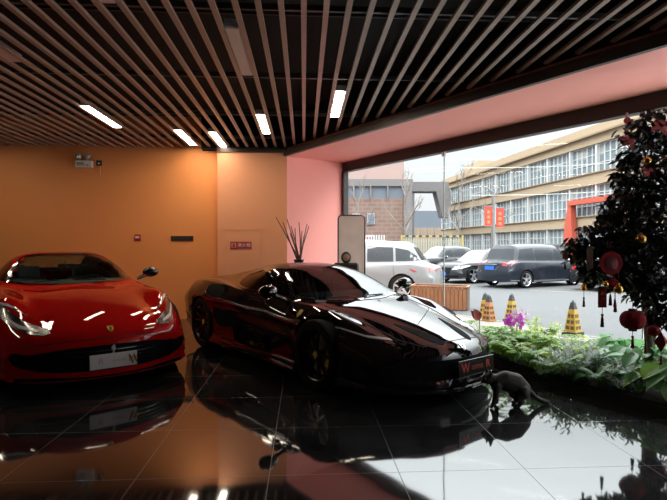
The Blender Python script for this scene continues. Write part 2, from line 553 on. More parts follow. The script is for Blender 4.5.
def side_mirror(root, c, s, m, stem_to):
    o = MB()
    o.ball(c, 0.1, (0.75, 1.15, 0.72), 16, 10); o.tube([Vector(c)+Vector((0.0, -s*0.04, -0.03)), stem_to], [0.03, 0.022], 8)
    ob = o.build('side_mirror', m, root, True, crease=1.2)
    MB().ball(Vector(c)+Vector((-0.062, 0, 0)), 0.085, (0.2, 1.05, 0.68), 14, 8).build('mirror_glass', MATS['chrome'], ob, True)
    return ob

def set_text_plate(root, c, n, w, h, plate_m, items, tilt=0.0):
    """number plate: a thin slab facing forward with its lettering"""
    p = MB().box((0, 0, 0), (0.012, w, h)).build('license_plate', plate_m, root, False, c)
    bv = p.modifiers.new('b', 'BEVEL'); bv.width = 0.004
    p.rotation_euler = (0, tilt, 0)
    for s, size, y, m, sx in items:
        text('plate_lettering', s, size, frame_matrix((0.007, y, 0), (0, 1, 0), (0, 0, 1)), m, p, sx=sx)
    return p

def line_panel(bvh, pts, width, ax, m, name, parent, off=0.005):
    """a narrow strip of constant width along a line seen from one side"""
    L = []; Rr = []
    for i, p in enumerate(pts):
        a = Vector(pts[max(0, i-1)]); b = Vector(pts[min(len(pts)-1, i+1)]); t = (b-a).normalized(); n = Vector((-t.y, t.x))*width/2
        w = 1.0 if 0 < i < len(pts)-1 else 0.4
        L.append(tuple(Vector(p)+n*w)); Rr.append(tuple(Vector(p)-n*w))
    return patch(bvh, L+Rr[::-1], ax, m, name, parent, off, 0.010, 0.06)

# feature lines, from the centre of the roof round to the centre of the floor
SP_RED = dict(nose=2.36, tail=-2.31, half=0.985, axles=(1.36, -1.36), arch=0.385, wz=0.355, sf=0.44, sf0=0.9, sr=0.30, sr0=-1.2, bulge=0.035,
 Y=[[(0, 0)],
    [(2.36, .36), (1.0, .40), (.6, .55), (.2, .585), (-.1, .55), (-.5, .51), (-1, .48), (-1.6, .5), (-2.3, .4)],
    [(2.36, .56), (1.8, .57), (1.2, .60), (.7, .72), (.2, .80), (-.5, .80), (-1.1, .76), (-1.6, .72), (-2.3, .6)],
    [(2.36, .71), (2.0, .75), (1.36, .81), (.8, .83), (.2, .87), (-.5, .87), (-1.36, .86), (-2, .8), (-2.3, .74)],
    [(2.36, .86), (2.0, .94), (1.36, .985), (.7, .955), (0, .94), (-.6, .95), (-1.36, .985), (-2, .93), (-2.3, .86)],
    [(2.36, .87), (2.0, .95), (1.36, .985), (.7, .915), (0, .89), (-.6, .91), (-1.36, .985), (-2, .94), (-2.3, .85)],
    [(2.36, .86), (2.0, .93), (1.36, .97), (.7, .93), (0, .925), (-.6, .93), (-1.36, .975), (-2.3, .82)],
    [(2.36, .80), (2.0, .88), (1.36, .93), (0, .90), (-1.36, .93), (-2.3, .76)],
    [(0, 0)]],
 Z=[[(2.36, .47), (2.31, .55), (2.15, .645), (1.9, .735), (1.5, .825), (1.1, .885), (.75, .93), (.62, .96), (.3, 1.09), (-.05, 1.255), (-.35, 1.325), (-.7, 1.315), (-1.1, 1.19), (-1.5, 1.04), (-1.9, .97), (-2.2, .93), (-2.3, .85)],
    [(2.36, .47), (2.31, .545), (2.15, .635), (1.9, .72), (1.5, .805), (1.1, .865), (.75, .905), (.5, .96), (.3, 1.04), (-.05, 1.205), (-.35, 1.275), (-.7, 1.265), (-1.1, 1.15), (-1.5, 1.03), (-2.2, .93), (-2.3, .85)],
    [(2.36, .46), (2.31, .53), (2.15, .61), (1.9, .70), (1.5, .79), (1.1, .855), (.7, .905), (.3, .94), (-.2, .955), (-.8, .965), (-1.2, .98), (-1.6, .98), (-2.2, .92), (-2.3, .84)],
    [(2.36, .45), (2.31, .515), (2.15, .60), (1.9, .72), (1.6, .825), (1.36, .865), (1.1, .875), (.6, .88), (0, .89), (-.6, .90), (-1.2, .955), (-1.6, .955), (-2.1, .90), (-2.3, .83)],
    [(2.36, .36), (2.2, .46), (1.9, .58), (1.36, .68), (.7, .71), (-.6, .73), (-1.36, .75), (-2, .72), (-2.3, .66)],
    [(2.36, .28), (2.0, .38), (1.36, .45), (-1.36, .48), (-2.3, .48)],
    [(2.36, .20), (2.0, .22), (1.36, .24), (-1.36, .26), (-2.3, .32)],
    [(2.36, .12), (2.0, .115), (1.36, .11), (-1.5, .13), (-2.3, .24)],
    [(2.36, .11), (2.0, .105), (1.36, .10), (-1.5, .12), (-2.3, .23)]])

SP_BLACK = dict(nose=2.40, tail=-2.34, half=0.985, axles=(1.325, -1.325), arch=0.375, wz=0.345, sf=0.52, sf0=0.9, sr=0.28, sr0=-1.2, bulge=0.03,
 Y=[[(0, 0)],
    [(2.40, .34), (1.8, .38), (1.2, .44), (.8, .56), (.4, .575), (0, .53), (-.4, .48), (-1.0, .42), (-1.6, .42), (-2.34, .40)],
    [(2.40, .55), (1.9, .55), (1.4, .60), (1.0, .72), (.5, .80), (0, .81), (-.5, .78), (-1.0, .68), (-1.5, .62), (-2.34, .58)],
    [(2.40, .71), (2.0, .73), (1.325, .79), (.9, .82), (.3, .86), (-.3, .86), (-.8, .84), (-1.325, .84), (-1.9, .80), (-2.34, .74)],
    [(2.40, .86), (2.0, .94), (1.325, .975), (.8, .94), (.2, .925), (-.5, .95), (-1.325, .985), (-2, .95), (-2.34, .88)],
    [(2.40, .87), (2.0, .95), (1.325, .975), (.8, .90), (.2, .86), (-.5, .90), (-1.325, .985), (-2, .95), (-2.34, .87)],
    [(2.40, .86), (2.0, .93), (1.325, .96), (.8, .925), (.2, .915), (-.5, .93), (-1.325, .975), (-2.34, .84)],
    [(2.40, .80), (2.0, .88), (1.325, .92), (.2, .90), (-1.325, .93), (-2.34, .78)],
    [(0, 0)]],
 Z=[[(2.40, .43), (2.35, .49), (2.2, .555), (1.95, .63), (1.6, .71), (1.25, .775), (1.02, .815), (.8, .905), (.4, 1.065), (.1, 1.155), (-.2, 1.186), (-.55, 1.175), (-1.0, 1.10), (-1.5, 1.01), (-2.0, .96), (-2.25, .93), (-2.34, .84)],
    [(2.40, .43), (2.35, .48), (2.2, .54), (1.95, .612), (1.6, .695), (1.25, .76), (1.02, .79), (.8, .86), (.4, 1.015), (.1, 1.105), (-.2, 1.14), (-.55, 1.125), (-1.0, 1.055), (-1.5, .985), (-2.0, .945), (-2.25, .915), (-2.34, .81)],
    [(2.40, .42), (2.35, .465), (2.2, .52), (1.95, .592), (1.6, .68), (1.25, .745), (1.0, .78), (.6, .83), (.2, .86), (-.3, .885), (-.8, .915), (-1.3, .94), (-2.0, .925), (-2.25, .90), (-2.34, .80)],
    [(2.40, .41), (2.35, .455), (2.2, .52), (1.95, .605), (1.6, .71), (1.325, .77), (1.0, .785), (.6, .785), (0, .80), (-.5, .845), (-1.0, .905), (-1.325, .92), (-1.8, .90), (-2.2, .86), (-2.34, .78)],
    [(2.40, .34), (2.2, .43), (1.9, .54), (1.325, .64), (.7, .63), (0, .63), (-.6, .68), (-1.325, .73), (-2, .72), (-2.34, .66)],
    [(2.40, .27), (2.0, .37), (1.325, .43), (.5, .42), (-.5, .45), (-1.325, .48), (-2.34, .50)],
    [(2.40, .19), (2.0, .21), (1.325, .23), (-1.325, .25), (-2.34, .34)],
    [(2.40, .11), (2.0, .105), (1.325, .10), (-1.5, .12), (-2.34, .26)],
    [(2.40, .10), (2.0, .095), (1.325, .09), (-1.5, .11), (-2.34, .25)]])

def generic(L, W, H, wb, hf, hc, belt, xb, xt, xr, xq, hd, wr, front_over=0.9):
    """feature lines of an everyday car: hood height, cowl, belt, windscreen base/top, rear glass top/base, deck"""
    n = wb/2+front_over; t = n-L; w = W/2
    ya = [(n, .45*w), (xb+.1, .62*w), (xb-.15, .70*w), (xt, .66*w), (xr, .64*w), (xq, .64*w), (t, .6*w)]
    Z0 = [(n, hf*.62), (n-.06, hf*.86), (n-.22, hf), (xb+.02, hc), (xt, H-.03), ((xt+xr)/2, H), (xr, H-.05), (xq, hd), (t+.05, min(hd, 1.0)-.02), (t, min(hd, 1.0)-.25)]
    Z1 = [(n, hf*.61), (n-.06, hf*.85), (n-.22, hf-.01), (xb+.02, hc-.03), (xt, H-.10), ((xt+xr)/2, H-.06), (xr, H-.11), (xq, hd-.03), (t+.05, min(hd, 1.0)-.04), (t, min(hd, 1.0)-.27)]
    Z2 = [(n, hf*.60), (n-.06, hf*.82), (n-.22, hf-.03), (xb, hc-.05), (xt, belt), (xr, belt+.03), (xq, min(hd, belt+.03)-.02), (t+.05, min(hd, 1.0)-.08), (t, min(hd, 1.0)-.30)]
    Z3 = [(n, hf*.58), (n-.06, hf*.78), (n-.22, hf-.06), (xb, hc-.10), (xt, belt-.06), (xr, belt-.04), (xq, min(hd, belt)-.07), (t, min(hd, 1.0)-.34)]
    return dict(nose=n, tail=t, half=w, axles=(wb/2, -wb/2), arch=wr+.05, wz=wr, sf=.30, sf0=wb/2-.1, sr=.22, sr0=-wb/2, bulge=.03,
        Y=[[(0, 0)], ya, [(n, .70*w), (xb, .86*w), (xt, .90*w), (xr, .90*w), (t, .80*w)], [(n, .82*w), (xb, .94*w), (xr, .95*w), (t, .88*w)],
           [(n, .92*w), (wb/2, w), (-wb/2, w), (t, .93*w)], [(n, .93*w), (wb/2, w), (0, .975*w), (-wb/2, w), (t, .94*w)],
           [(n, .92*w), (wb/2, .985*w), (-wb/2, .985*w), (t, .93*w)], [(n, .86*w), (0, .95*w), (t, .88*w)], [(0, 0)]],
        Z=[Z0, Z1, Z2, Z3, [(n, hf*.52), (0, belt-.22), (t, .68)], [(n, .40), (0, .52), (t, .55)], [(n, .30), (0, .30), (t, .36)], [(n, .22), (0, .20), (t, .28)], [(n, .21), (0, .19), (t, .27)]])

def everyday_car(name, sp, loc, rz, paint, label, win, wr, front_plate=False, rear_plate=False, lamps='both', pillars=(), rim=None, wind=None, rear=None, group=None, cat='car', wsglass=None, roofrail=False):
    root = empty(name, loc, rz, label, cat, group)
    bvh = shell(sp, root, paint, N=64, m=4)
    for ax in ('L', 'S'):
        for poly in win: patch(bvh, poly, ax, MATS['car_glass'], 'side_window', root, 0.004, cell=0.10)
    if wind: patch(bvh, wind, 'T', wsglass or MATS['car_glass'], 'windshield', root, 0.004, cell=0.10, round_=1)
    if rear: patch(bvh, rear, 'R', MATS['car_glass'], 'rear_window', root, 0.004, cell=0.10)
    w = sp['half']; n = sp['nose']; hf = sp['Z'][0][0][1]/.62
    if lamps in ('both', 'front'):
        hl = [(.48*w, hf*.70), (.86*w, hf*.76), (.93*w, hf*.90), (.60*w, hf*.86)]
        for p in (hl, mir(hl)): patch(bvh, p, 'F', MATS['lamp_clear'], 'headlight', root, 0.008, cell=0.08)
        g = [(-.40*w, hf*.48), (.40*w, hf*.48), (.43*w, hf*.80), (-.43*w, hf*.80)]
        patch(bvh, g, 'F', MATS['grille_dark'], 'grille', root, 0.006, cell=0.1)
        patch(bvh, [(-.8*w, .26), (.8*w, .26), (.8*w, .36), (-.8*w, .36)], 'F', MATS['grille_dark'], 'lower_intake', root, 0.006, cell=0.1)
    if lamps in ('both', 'rear'):
        zt = 0.98 if rear else 0.85
        tl = [(.58*w, zt-.10), (.97*w, zt-.14), (.97*w, zt+.10), (.62*w, zt+.06)]
        for p in (tl, mir(tl)): patch(bvh, p, 'R', MATS['lamp_red'], 'tail_light', root, 0.008, cell=0.08)
        for ax in 'LS': patch(bvh, [(sp['tail']+.02, zt-.10), (sp['tail']+.38, zt-.02), (sp['tail']+.36, zt+.05), (sp['tail']+.02, zt+.10)], ax, MATS['lamp_red'], 'tail_light', root, 0.008, cell=0.08)
    if front_plate:
        loc_, _, _, _ = bvh.ray_cast(Vector((5, 0, .42)), Vector((-1, 0, 0)))
        MB().box((loc_.x+.015, 0, .42), (.02, .44, .14)).build('license_plate', MATS['plate_blue'], root)
    if rear_plate:
        loc_, _, _, _ = bvh.ray_cast(Vector((-5, 0, .78)), Vector((1, 0, 0)))
        MB().box((loc_.x-.015, 0, .78), (.02, .46, .16)).build('license_plate', MATS['plate_blue'], root)
        MB().box((loc_.x-.03, 0, .92), (.05, .8, .03)).build('trim_strip', MATS['chrome'], root)
    for ax in 'LS':
        for x in pillars: line_panel(bvh, [(x, sp['Z'][7][1][1]+.12), (x, .8), (x+.02, sp['Z'][2][4][1]-.03)], .012, ax, MATS['underbody'], 'door_gap', root)
        patch(bvh, [(-.55*sp['axles'][0]*2*.5, .24), (.55*sp['axles'][0], .24), (.55*sp['axles'][0], .30), (-.55*sp['axles'][0], .30)], ax, MATS['underbody'], 'sill_trim', root, 0.006, cell=.2)
    for s in (-1, 1):
        for x in sp['axles']: wheel(root, (x, s*(w-.115), wr), wr, .22, s, rim or MATS['alloy'], 5, False)
        xm = sp['Z'][0][4][0]+.35
        side_mirror(root, (xm, s*(w+.10), sp['Z'][2][4][1]+.02), s, paint, Vector((xm, s*(w-.10), sp['Z'][2][4][1]-.08)))
    if roofrail:
        for s in (-1, 1): MB().tube([(sp['Z'][0][4][0]-.1, s*.60*w, sp['Z'][0][5][1]-.03), (0, s*.60*w, sp['Z'][0][5][1]+.04), (sp['Z'][0][6][0]+.1, s*.60*w, sp['Z'][0][5][1]-.04)], .018, 6).build('roof_rail', MATS['chrome'], root, True)
    return root
# ------------------------------------------------------------------ material list
FLOOR_IOR = 1.9
floor_m = floor_mat()
mat('orange_paint', (0.84, 0.305, 0.09), 0.6, noise=0.03, nscale=2)
mat('peach_paint', (0.80, 0.34, 0.17), 0.6, noise=0.03, nscale=2)  # orange paint with mixed lamp and daylight tint put into the colour
mat('pink_paint', (0.95, 0.365, 0.32), 0.6, noise=0.02, nscale=2)  # orange paint again, its pink daylight tint put into the colour
mat('charcoal_paint', (0.035, 0.033, 0.032), 0.6)
mat('plenum_black', (0.006, 0.006, 0.007), 0.8)
mat('slat_brown', (0.31, 0.20, 0.155), 0.32, noise=0.15, nscale=3, spec=0.6)
mat('carrier', (0.12, 0.12, 0.12), 0.4, 0.5)
mat('fascia_brown', (0.035, 0.016, 0.013), 0.4)
mat('beam_dark', (0.028, 0.022, 0.022), 0.45)
mat('frame_dark', (0.02, 0.019, 0.02), 0.4)
mat('panel_lit', (0.9, 0.9, 0.88), 0.5, emit=((1.0, 0.86, 0.66), PANEL))
mat('panel_off', (0.62, 0.45, 0.40), 0.35)
mat('panel_rim', (0.5, 0.5, 0.5), 0.4)
glass_mat('window_glass', (0.94, 0.965, 0.96), 1.45, 0.0, 0.4)
glass_mat('car_screen', (0.84, 0.90, 0.89), 1.5)
glass_mat('car_screen_smoke', (0.5, 0.55, 0.56), 1.5)
glass_mat('car_screen_dark', (0.05, 0.055, 0.06), 1.5)
mat('seam', (0.34, 0.36, 0.36), 0.3)
mat('red_paint', (0.50, 0.006, 0.005), 0.5, coat=1.0, spec=0.0)
mat('black_paint', (0.005, 0.003, 0.004), 0.5, coat=1.0, spec=0.0, coat_ior=1.75)
mat('underbody', (0.006, 0.006, 0.006), 0.6)
mat('rubber', (0.007, 0.007, 0.007), 0.8, spec=0.15)
mat('steel', (0.45, 0.45, 0.46), 0.35, 1.0)
mat('chrome', (0.8, 0.8, 0.8), 0.08, 1.0)
mat('alloy', (0.62, 0.63, 0.65), 0.3, 0.8)
mat('rim_black', (0.012, 0.012, 0.012), 0.25)
mat('rim_grey', (0.10, 0.10, 0.11), 0.3, 0.6)
mat('yellow', (0.80, 0.52, 0.03), 0.4)
mat('carbon', (0.012, 0.012, 0.013), 0.22, coat=0.8)
mat('gloss_black', (0.008, 0.008, 0.009), 0.08, coat=1.0)
mat('grille_dark', (0.005, 0.005, 0.006), 0.8, spec=0.12)
mat('cabin_dark', (0.09, 0.115, 0.118), 0.6)
mat('cabin_black', (0.012, 0.012, 0.012), 0.5)
mat('seat_tan', (0.16, 0.055, 0.030), 0.55)
mat('seat_dark', (0.24, 0.32, 0.32), 0.55)
mat('car_glass', (0.012, 0.016, 0.02), 0.06, spec=0.25)
mat('car_glass_pale', (0.20, 0.13, 0.145), 0.08, spec=0.8)  # pinkish windscreen reflection put into the glass colour
mat('car_glass_silver', (0.14, 0.16, 0.175), 0.10, spec=0.8)
mat('lamp_clear', (0.75, 0.78, 0.80), 0.1, 0.3, coat=1.0)
mat('lamp_white', (0.9, 0.92, 0.95), 0.2)
mat('lamp_red', (0.45, 0.012, 0.016), 0.15, coat=1.0)
mat('plate_blue', (0.02, 0.10, 0.42), 0.35)
mat('plate_white', (0.66, 0.62, 0.60), 0.35)
mat('plate_black', (0.012, 0.010, 0.010), 0.3)
mat('letter_red', (0.85, 0.10, 0.05), 0.4)
mat('letter_dim', (0.45, 0.07, 0.05), 0.4)
mat('letter_rose', (0.62, 0.28, 0.22), 0.4)
mat('letter_orange', (0.85, 0.36, 0.10), 0.4)
mat('letter_dark', (0.03, 0.03, 0.03), 0.4)
mat('letter_white', (0.85, 0.82, 0.80), 0.5)
mat('gold', (0.75, 0.45, 0.10), 0.25, 1.0)
mat('badge_yellow', (0.85, 0.55, 0.05), 0.35)
mat('sign_red', (0.36, 0.015, 0.015), 0.4)
mat('white_plastic', (0.70, 0.69, 0.68), 0.4)
mat('grey_plastic', (0.30, 0.30, 0.31), 0.4)
mat('dark_plastic', (0.02, 0.018, 0.018), 0.4)
mat('lens', (0.85, 0.80, 0.65), 0.1, 0.6)
mat('branch_dark', (0.10, 0.055, 0.045), 0.7)
mat('vase_black', (0.012, 0.011, 0.011), 0.2)
mat('poster_taupe', (0.74, 0.58, 0.52), 0.45, noise=0.25, nscale=3)
mat('bin_tan', (0.30, 0.16, 0.09), 0.6)
mat('planter_black', (0.02, 0.02, 0.02), 0.35)
mat('soil', (0.022, 0.017, 0.013), 0.95, bump=0.6)
leaf_mat('fern_green', (0.26, 0.46, 0.09))
leaf_mat('fern_dark', (0.10, 0.24, 0.06))
leaf_mat('fern_lime', (0.50, 0.62, 0.16))
leaf_mat('broad_green', (0.19, 0.40, 0.17), rough=0.3)
leaf_mat('broad_lime', (0.26, 0.50, 0.08))
leaf_mat('silver_leaf', (0.52, 0.58, 0.54))
mat('stem_green', (0.10, 0.16, 0.04), 0.6)
leaf_mat('flower_purple', (0.62, 0.10, 0.58))
leaf_mat('flower_lilac', (0.72, 0.5, 0.72))
mat('flower_white', (0.75, 0.75, 0.70), 0.5)
mat('flower_red', (0.24, 0.025, 0.015), 0.45)
mat('tree_leaf', (0.016, 0.022, 0.014), 0.42, noise=0.5, nscale=5)  # darkness of backlit leaves is put into this colour
mat('tree_leaf_red', (0.40, 0.06, 0.08), 0.5)
mat('bark', (0.12, 0.085, 0.06), 0.85, noise=0.4, nscale=20, bump=0.5)
mat('lantern_red', (0.20, 0.012, 0.016), 0.85, spec=0.15)
mat('tassel_red', (0.13, 0.008, 0.012), 0.7)
mat('tag_brown', (0.12, 0.07, 0.045), 0.6)
mat('cat_fur', (0.026, 0.021, 0.018), 0.65, noise=0.4, nscale=30, bump=0.35, bscale=160)
mat('cat_eye', (0.55, 0.45, 0.08), 0.1)
# outdoors
mat('asphalt', (0.056, 0.056, 0.058), 0.9, noise=0.10, nscale=0.6, bump=0.2, bscale=60)
mat('sidewalk', (0.15, 0.135, 0.115), 0.9, noise=0.06, nscale=1.5)
mat('kerb', (0.13, 0.125, 0.12), 0.9)
mat('road_line', (0.16, 0.135, 0.08), 0.8)
mat('factory_wall', (0.33, 0.25, 0.165), 0.9, noise=0.08, nscale=0.4)
mat('factory_cornice', (0.22, 0.15, 0.09), 0.9)
mat('factory_glass', (0.15, 0.19, 0.21), 0.15, spec=0.6, noise=0.5, nscale=0.25)
mat('blind', (0.27, 0.27, 0.26), 0.8)
mat('window_bar', (0.48, 0.49, 0.49), 0.6)
brick_mat('brick', (0.16, 0.095, 0.075), (0.19, 0.115, 0.09), (0.20, 0.16, 0.14), 1.0, 1.2, 0.5, 0.05, 0.9, (pi/2, 0, 0))
mat('brick_pale', (0.32, 0.225, 0.20), 0.9, noise=0.06, nscale=0.6)
mat('grey_band', (0.16, 0.15, 0.15), 0.9)
mat('blue_glass', (0.13, 0.15, 0.18), 0.6, spec=.2)
mat('beige_wall', (0.26, 0.20, 0.15), 0.9)
mat('pale_metal', (0.52, 0.53, 0.50), 0.6)
mat('cream_fence', (0.30, 0.285, 0.22), 0.7)
mat('fence_yellow', (0.34, 0.26, 0.08), 0.6)
mat('fence_black', (0.03, 0.03, 0.03), 0.6)
mat('portal_red', (0.40, 0.07, 0.04), 0.7)
mat('banner_red', (0.42, 0.05, 0.035), 0.7)
mat('pole_grey', (0.20, 0.205, 0.205), 0.5)
mat('bare_bark', (0.17, 0.145, 0.125), 0.9)
mat('cone_yellow', (0.36, 0.22, 0.03), 0.5, noise=0.1)
mat('cone_orange', (0.36, 0.15, 0.045), 0.5, noise=0.1)
mat('cone_black', (0.03, 0.03, 0.03), 0.5)
mat('cone_mark', (0.09, 0.055, 0.02), 0.5)
mat('wood_slat', (0.24, 0.095, 0.04), 0.6, noise=0.35, nscale=6)
mat('wood_slat_dark', (0.12, 0.075, 0.045), 0.6, noise=0.3, nscale=6)  # darker copy: shading of the box ends put into the colour
mat('suv_white', (0.19, 0.187, 0.185), 0.25, coat=0.35, spec=0.2)
mat('car_silver', (0.45, 0.47, 0.49), 0.25, 0.3, coat=0.35, spec=0.2)
mat('car_navy', (0.012, 0.015, 0.022), 0.25, coat=0.35, spec=0.2)
mat('car_black', (0.016, 0.016, 0.019), 0.22, coat=0.35, spec=0.2)
mat('car_blue', (0.03, 0.09, 0.26), 0.25, coat=0.35, spec=0.2)
mat('plinth_pale', (0.22, 0.215, 0.21), 0.9)
mat('brick_window', (0.34, 0.36, 0.38), 0.6)
mat('forecourt', (0.66, 0.65, 0.63), 0.9, noise=0.05, nscale=1.0)  # pale reflector colour for the added paving out of view
M = MATS

# ------------------------------------------------------------------ the room
B2 = Vector((.2, 10.42)); D2 = Vector((.584, -.812)); N2 = Vector((.812, .584))   # bay corner, run of the glass, outward
def bay(t, o=0.0, h=0.0):
    """point t metres along the glass from the far corner, o metres in from it"""
    p = B2+D2*t-N2*o
    return cw(p.x, p.y, h)
A = bay(0, 1.35); B = bay(0)
dW = (bay(1)-bay(0)); nW = (bay(0, -1)-bay(0))
GA = atan2(dW.y, dW.x)                       # rotation that lays +x along the glass
YB = 9.80; XC = -1.65; XL = -9.0; YR = -4.0
TE = (YR-B.y)/dW.y                           # where the glass meets the rear of the room
E = bay(TE)
def xy(v): return (v.x, v.y)

fl = MB().prism([(XL-.2, YR-.2), xy(bay(TE, -.12)), xy(bay(-.2, -.12)), (A.x, A.y+.7), (XL-.2, YB+.2)], -0.35, 0.0).build('floor', floor_m); struct(fl)
struct(MB().box(((XL+XC)/2, YB+.1, 1.95), (XC-XL+.0, .2, 3.9)).build('wall_back', M['orange_paint']))
cx = A.x
col = struct(MB().box(((XC+cx)/2, A.y+.25, 1.65), (cx-XC, .5, 3.30)).build('wall_column', M['peach_paint']))
MB().box(((XC+cx)/2, A.y-.012, 3.245), (cx-XC+.02, .03, .09)).build('cornice', M['fascia_brown'], col)
p = [A, B, B+nW*.3, A+Vector((0.0, .6, 0))]
struct(MB().prism([xy(A), xy(B), xy(B+nW*.12-dW*.25), xy(A-dW*.25)], 0, 3.3).build('wall_bay', M['pink_paint']))
struct(MB().box(((XC+cx)/2, A.y+.6, 3.6), (cx-XC+.6, 1.2, .70)).build('wall_plenum_back', M['plenum_black']))
struct(MB().prism([xy(A-dW*.3), xy(B-dW*.3+nW*.2), xy(B+nW*.2), xy(A)], 3.3, 3.92).build('wall_plenum_bay', M['plenum_black']))
struct(MB().box((XL-.1, (YR+YB)/2, 1.95), (.2, YB-YR+.4, 3.9)).build('wall_left', M['charcoal_paint']))
struct(MB().box(((XL+E.x)/2, YR-.1, 1.95), (E.x-XL+.4, .2, 3.9)).build('wall_rear', M['charcoal_paint']))

# ceiling: dark void above open slats
ce = struct(MB().prism([(XL-.2, YR-.2), xy(bay(TE, -.1)), xy(bay(-.3, -.1)), (A.x, A.y+.7), (XL-.2, YB+.2)], 3.9, 4.0).build('ceiling', M['plenum_black']))
for i in range(-49, 55):
    x = i*.18
    if x < XL+.05: continue
    y1 = YB-.01 if x < XC else (A.y-.03 if x < A.x else A.y+(x-A.x)*dW.y/dW.x-.08)
    if y1 < YR+.3: continue
    MB().box((x, (YR+y1)/2, 3.315), (.046, y1-YR, .03)).build('slat', M['slat_brown'], ce)
for y in (-2.55, -.85, .85, 2.55, 4.25, 5.95, 7.65, 9.3):
    x1 = (A.x if y > A.y-.3 else A.x+(y-A.y)*dW.x/dW.y)-.1
    MB().box(((XL+x1)/2, y, 3.415), (x1-XL, .028, .05)).build('carrier_rail', M['carrier'], ce)
    if y > 0: MB().tube([(XL+.5, y+.55, 3.62), (x1-.4, y+.55, 3.62)], .02, 6).build('conduit', M['frame_dark'], ce)
# bay soffit, fascia and beam over the glass
so = struct(MB().prism([xy(bay(0, 1.35)), xy(bay(0, .0)), xy(bay(TE, 0)), xy(bay(TE, 1.35))], 3.14, 3.3).build('ceiling_bay', M['pink_paint']))
def along(t0, t1, o, z0, z1, w):
    a = bay((t0+t1)/2, o); return (a.x, a.y, (z0+z1)/2), (t1-t0, w, z1-z0), (0, 0, GA)
c, s_, r = along(-.03, TE, 1.38, 3.135, 3.25, .06)
struct(MB().box(c, s_, r).build('trim_1', M['fascia_brown']))
c, s_, r = along(-.03, TE, 1.33, 3.30, 3.9, .05)
struct(MB().box(c, s_, r).build('wall_plenum', M['plenum_black']))

# ------------------------------------------------------------------ glass front
wroot = MB()
c, s_, r = along(-.10, TE, -.06, 2.95, 3.9, .14); wroot.box(c, s_, r)
c, s_, r = along(0, TE, -.04, -.02, .05, .10); wroot.box(c, s_, r)
c, s_, r = along(-.02, .075, -.02, 0, 2.96, .12); wroot.box(c, s_, r)
win = struct(wroot.build('window_1', M['beam_dark']))
joints = [.05, 2.73, 5.74, 8.7, 11.7, 14.6, TE]
for i in range(len(joints)-1):
    c, s_, r = along(joints[i]+.006, joints[i+1]-.006, -.03, .05, 2.95, .012)
    MB().box(c, s_, r).build('glass_pane', M['window_glass'], win)
    if 0 < i:
        c, s_, r = along(joints[i]-.006, joints[i]+.006, -.03, .05, 2.95, .016)
        MB().box(c, s_, r).build('glass_joint', M['seam'], win)
        c, s_, r = along(joints[i]-.03, joints[i]+.03, -.02, 2.88, 2.96, .04)
        MB().box(c, s_, r).build('glass_clip', M['steel'], win)

# ------------------------------------------------------------------ ceiling lights
def light_panel(x, y, lit, label):
    root = empty('ceiling_light', (x, y, 3.30), 0, label, 'ceiling light', 'linear ceiling lights between the slats')
    MB().box((0, 0, .045), (.124, 1.22, .07)).build('housing', M['panel_rim'], root)
    MB().box((0, 0, .006), (.112, 1.20, .008)).build('diffuser', M['panel_lit' if lit else 'panel_off'], root)
light_panel(-.63, 7.9, True, 'lit linear ceiling light above the fire cabinet column')
light_panel(.45, 6.75, True, 'lit linear ceiling light nearest the pink window soffit')
light_panel(-1.53, 9.08, True, 'short looking lit ceiling light at the top of the peach column edge')
light_panel(-2.07, 8.95, True, 'lit ceiling light just left of the peach column, close to the orange wall')
light_panel(-2.97, 7.6, True, 'long lit ceiling light right of the emergency light, over the red car')
light_panel(-4.05, 6.1, True, 'lit ceiling light at the left edge of the photo')
light_panel(-5.85, 8.2, True, 'lit ceiling light far left, outside the photo')  # panel out of view, added to brighten the orange wall
light_panel(-6.57, 5.6, True, 'lit ceiling light beyond the left edge, nearer the camera')  # second unseen panel, added for more light on the wall
light_panel(-.63, 5.02, False, 'unlit pale ceiling light in the middle of the ceiling')
light_panel(-2.97, 4.75, False, 'unlit pinkish ceiling light at the left edge of the photo')
light_panel(-1.53, 3.42, False, 'unlit ceiling light cut by the top edge of the photo')

# ------------------------------------------------------------------ on the walls
def onY(px, py, Y):
    d = cw((px-333.5)/500, 1.0); s = Y/d.y
    return Vector((d.x*s, Y, CAMH+(246.5-py)/500*s))
v = onY(85.5, 163, YB)
e = empty('emergency_light', (v.x, YB, v.z), 0, 'white twin-head emergency light high on the orange wall', 'emergency light')
b = MB().box((0, -.041, -.03), (.31, .082, .13)).build('housing', M['white_plastic'], e); b.modifiers.new('b', 'BEVEL').width = .01
for s in (-1, 1):
    h = MB().lathe([(.02, .0), (.055, -.03), (.06, -.075), (.05, -.085)], (s*.08, -.03, .10), 'y', 20).build('lamp_head', M['grey_plastic'], e, True)
    MB().ball((s*.08, -.115, .10), .036, (1, .4, 1)).build('lamp_lens', M['lens'], h, True)
    MB().box((s*.08, -.04, .055), (.02, .03, .04)).build('bracket', M['grey_plastic'], h)
MB().box((-.055, -.087, -.02), (.13, .004, .018)).box((-.04, -.087, -.055), (.16, .004, .012)).box((.08, -.087, -.055), (.03, .004, .02)).build('printed_label', M['letter_dark'], e)
v = onY(100, 163.5, YB)
e = empty('smoke_sensor', (v.x, YB, v.z), 0, 'small black box with a round lens beside the emergency light', 'sensor')
MB().box((0, -.03, 0), (.085, .06, .10)).build('case', M['dark_plastic'], e)
MB().ball((.005, -.062, -.01), .020, (1, .4, 1)).build('lens', M['lens'], e, True)
MB().box((.004, -.012, -.13), (.03, .02, .16)).build('conduit', M['peach_paint'], e)
v = onY(138, 237.5, YB)
e = empty('call_point', (v.x, YB, v.z), 0, 'small red alarm button with a white centre on the orange wall', 'alarm button')
b = MB().box((0, -.02, 0), (.12, .04, .12)).build('case', M['sign_red'], e); b.modifiers.new('b', 'BEVEL').width = .015
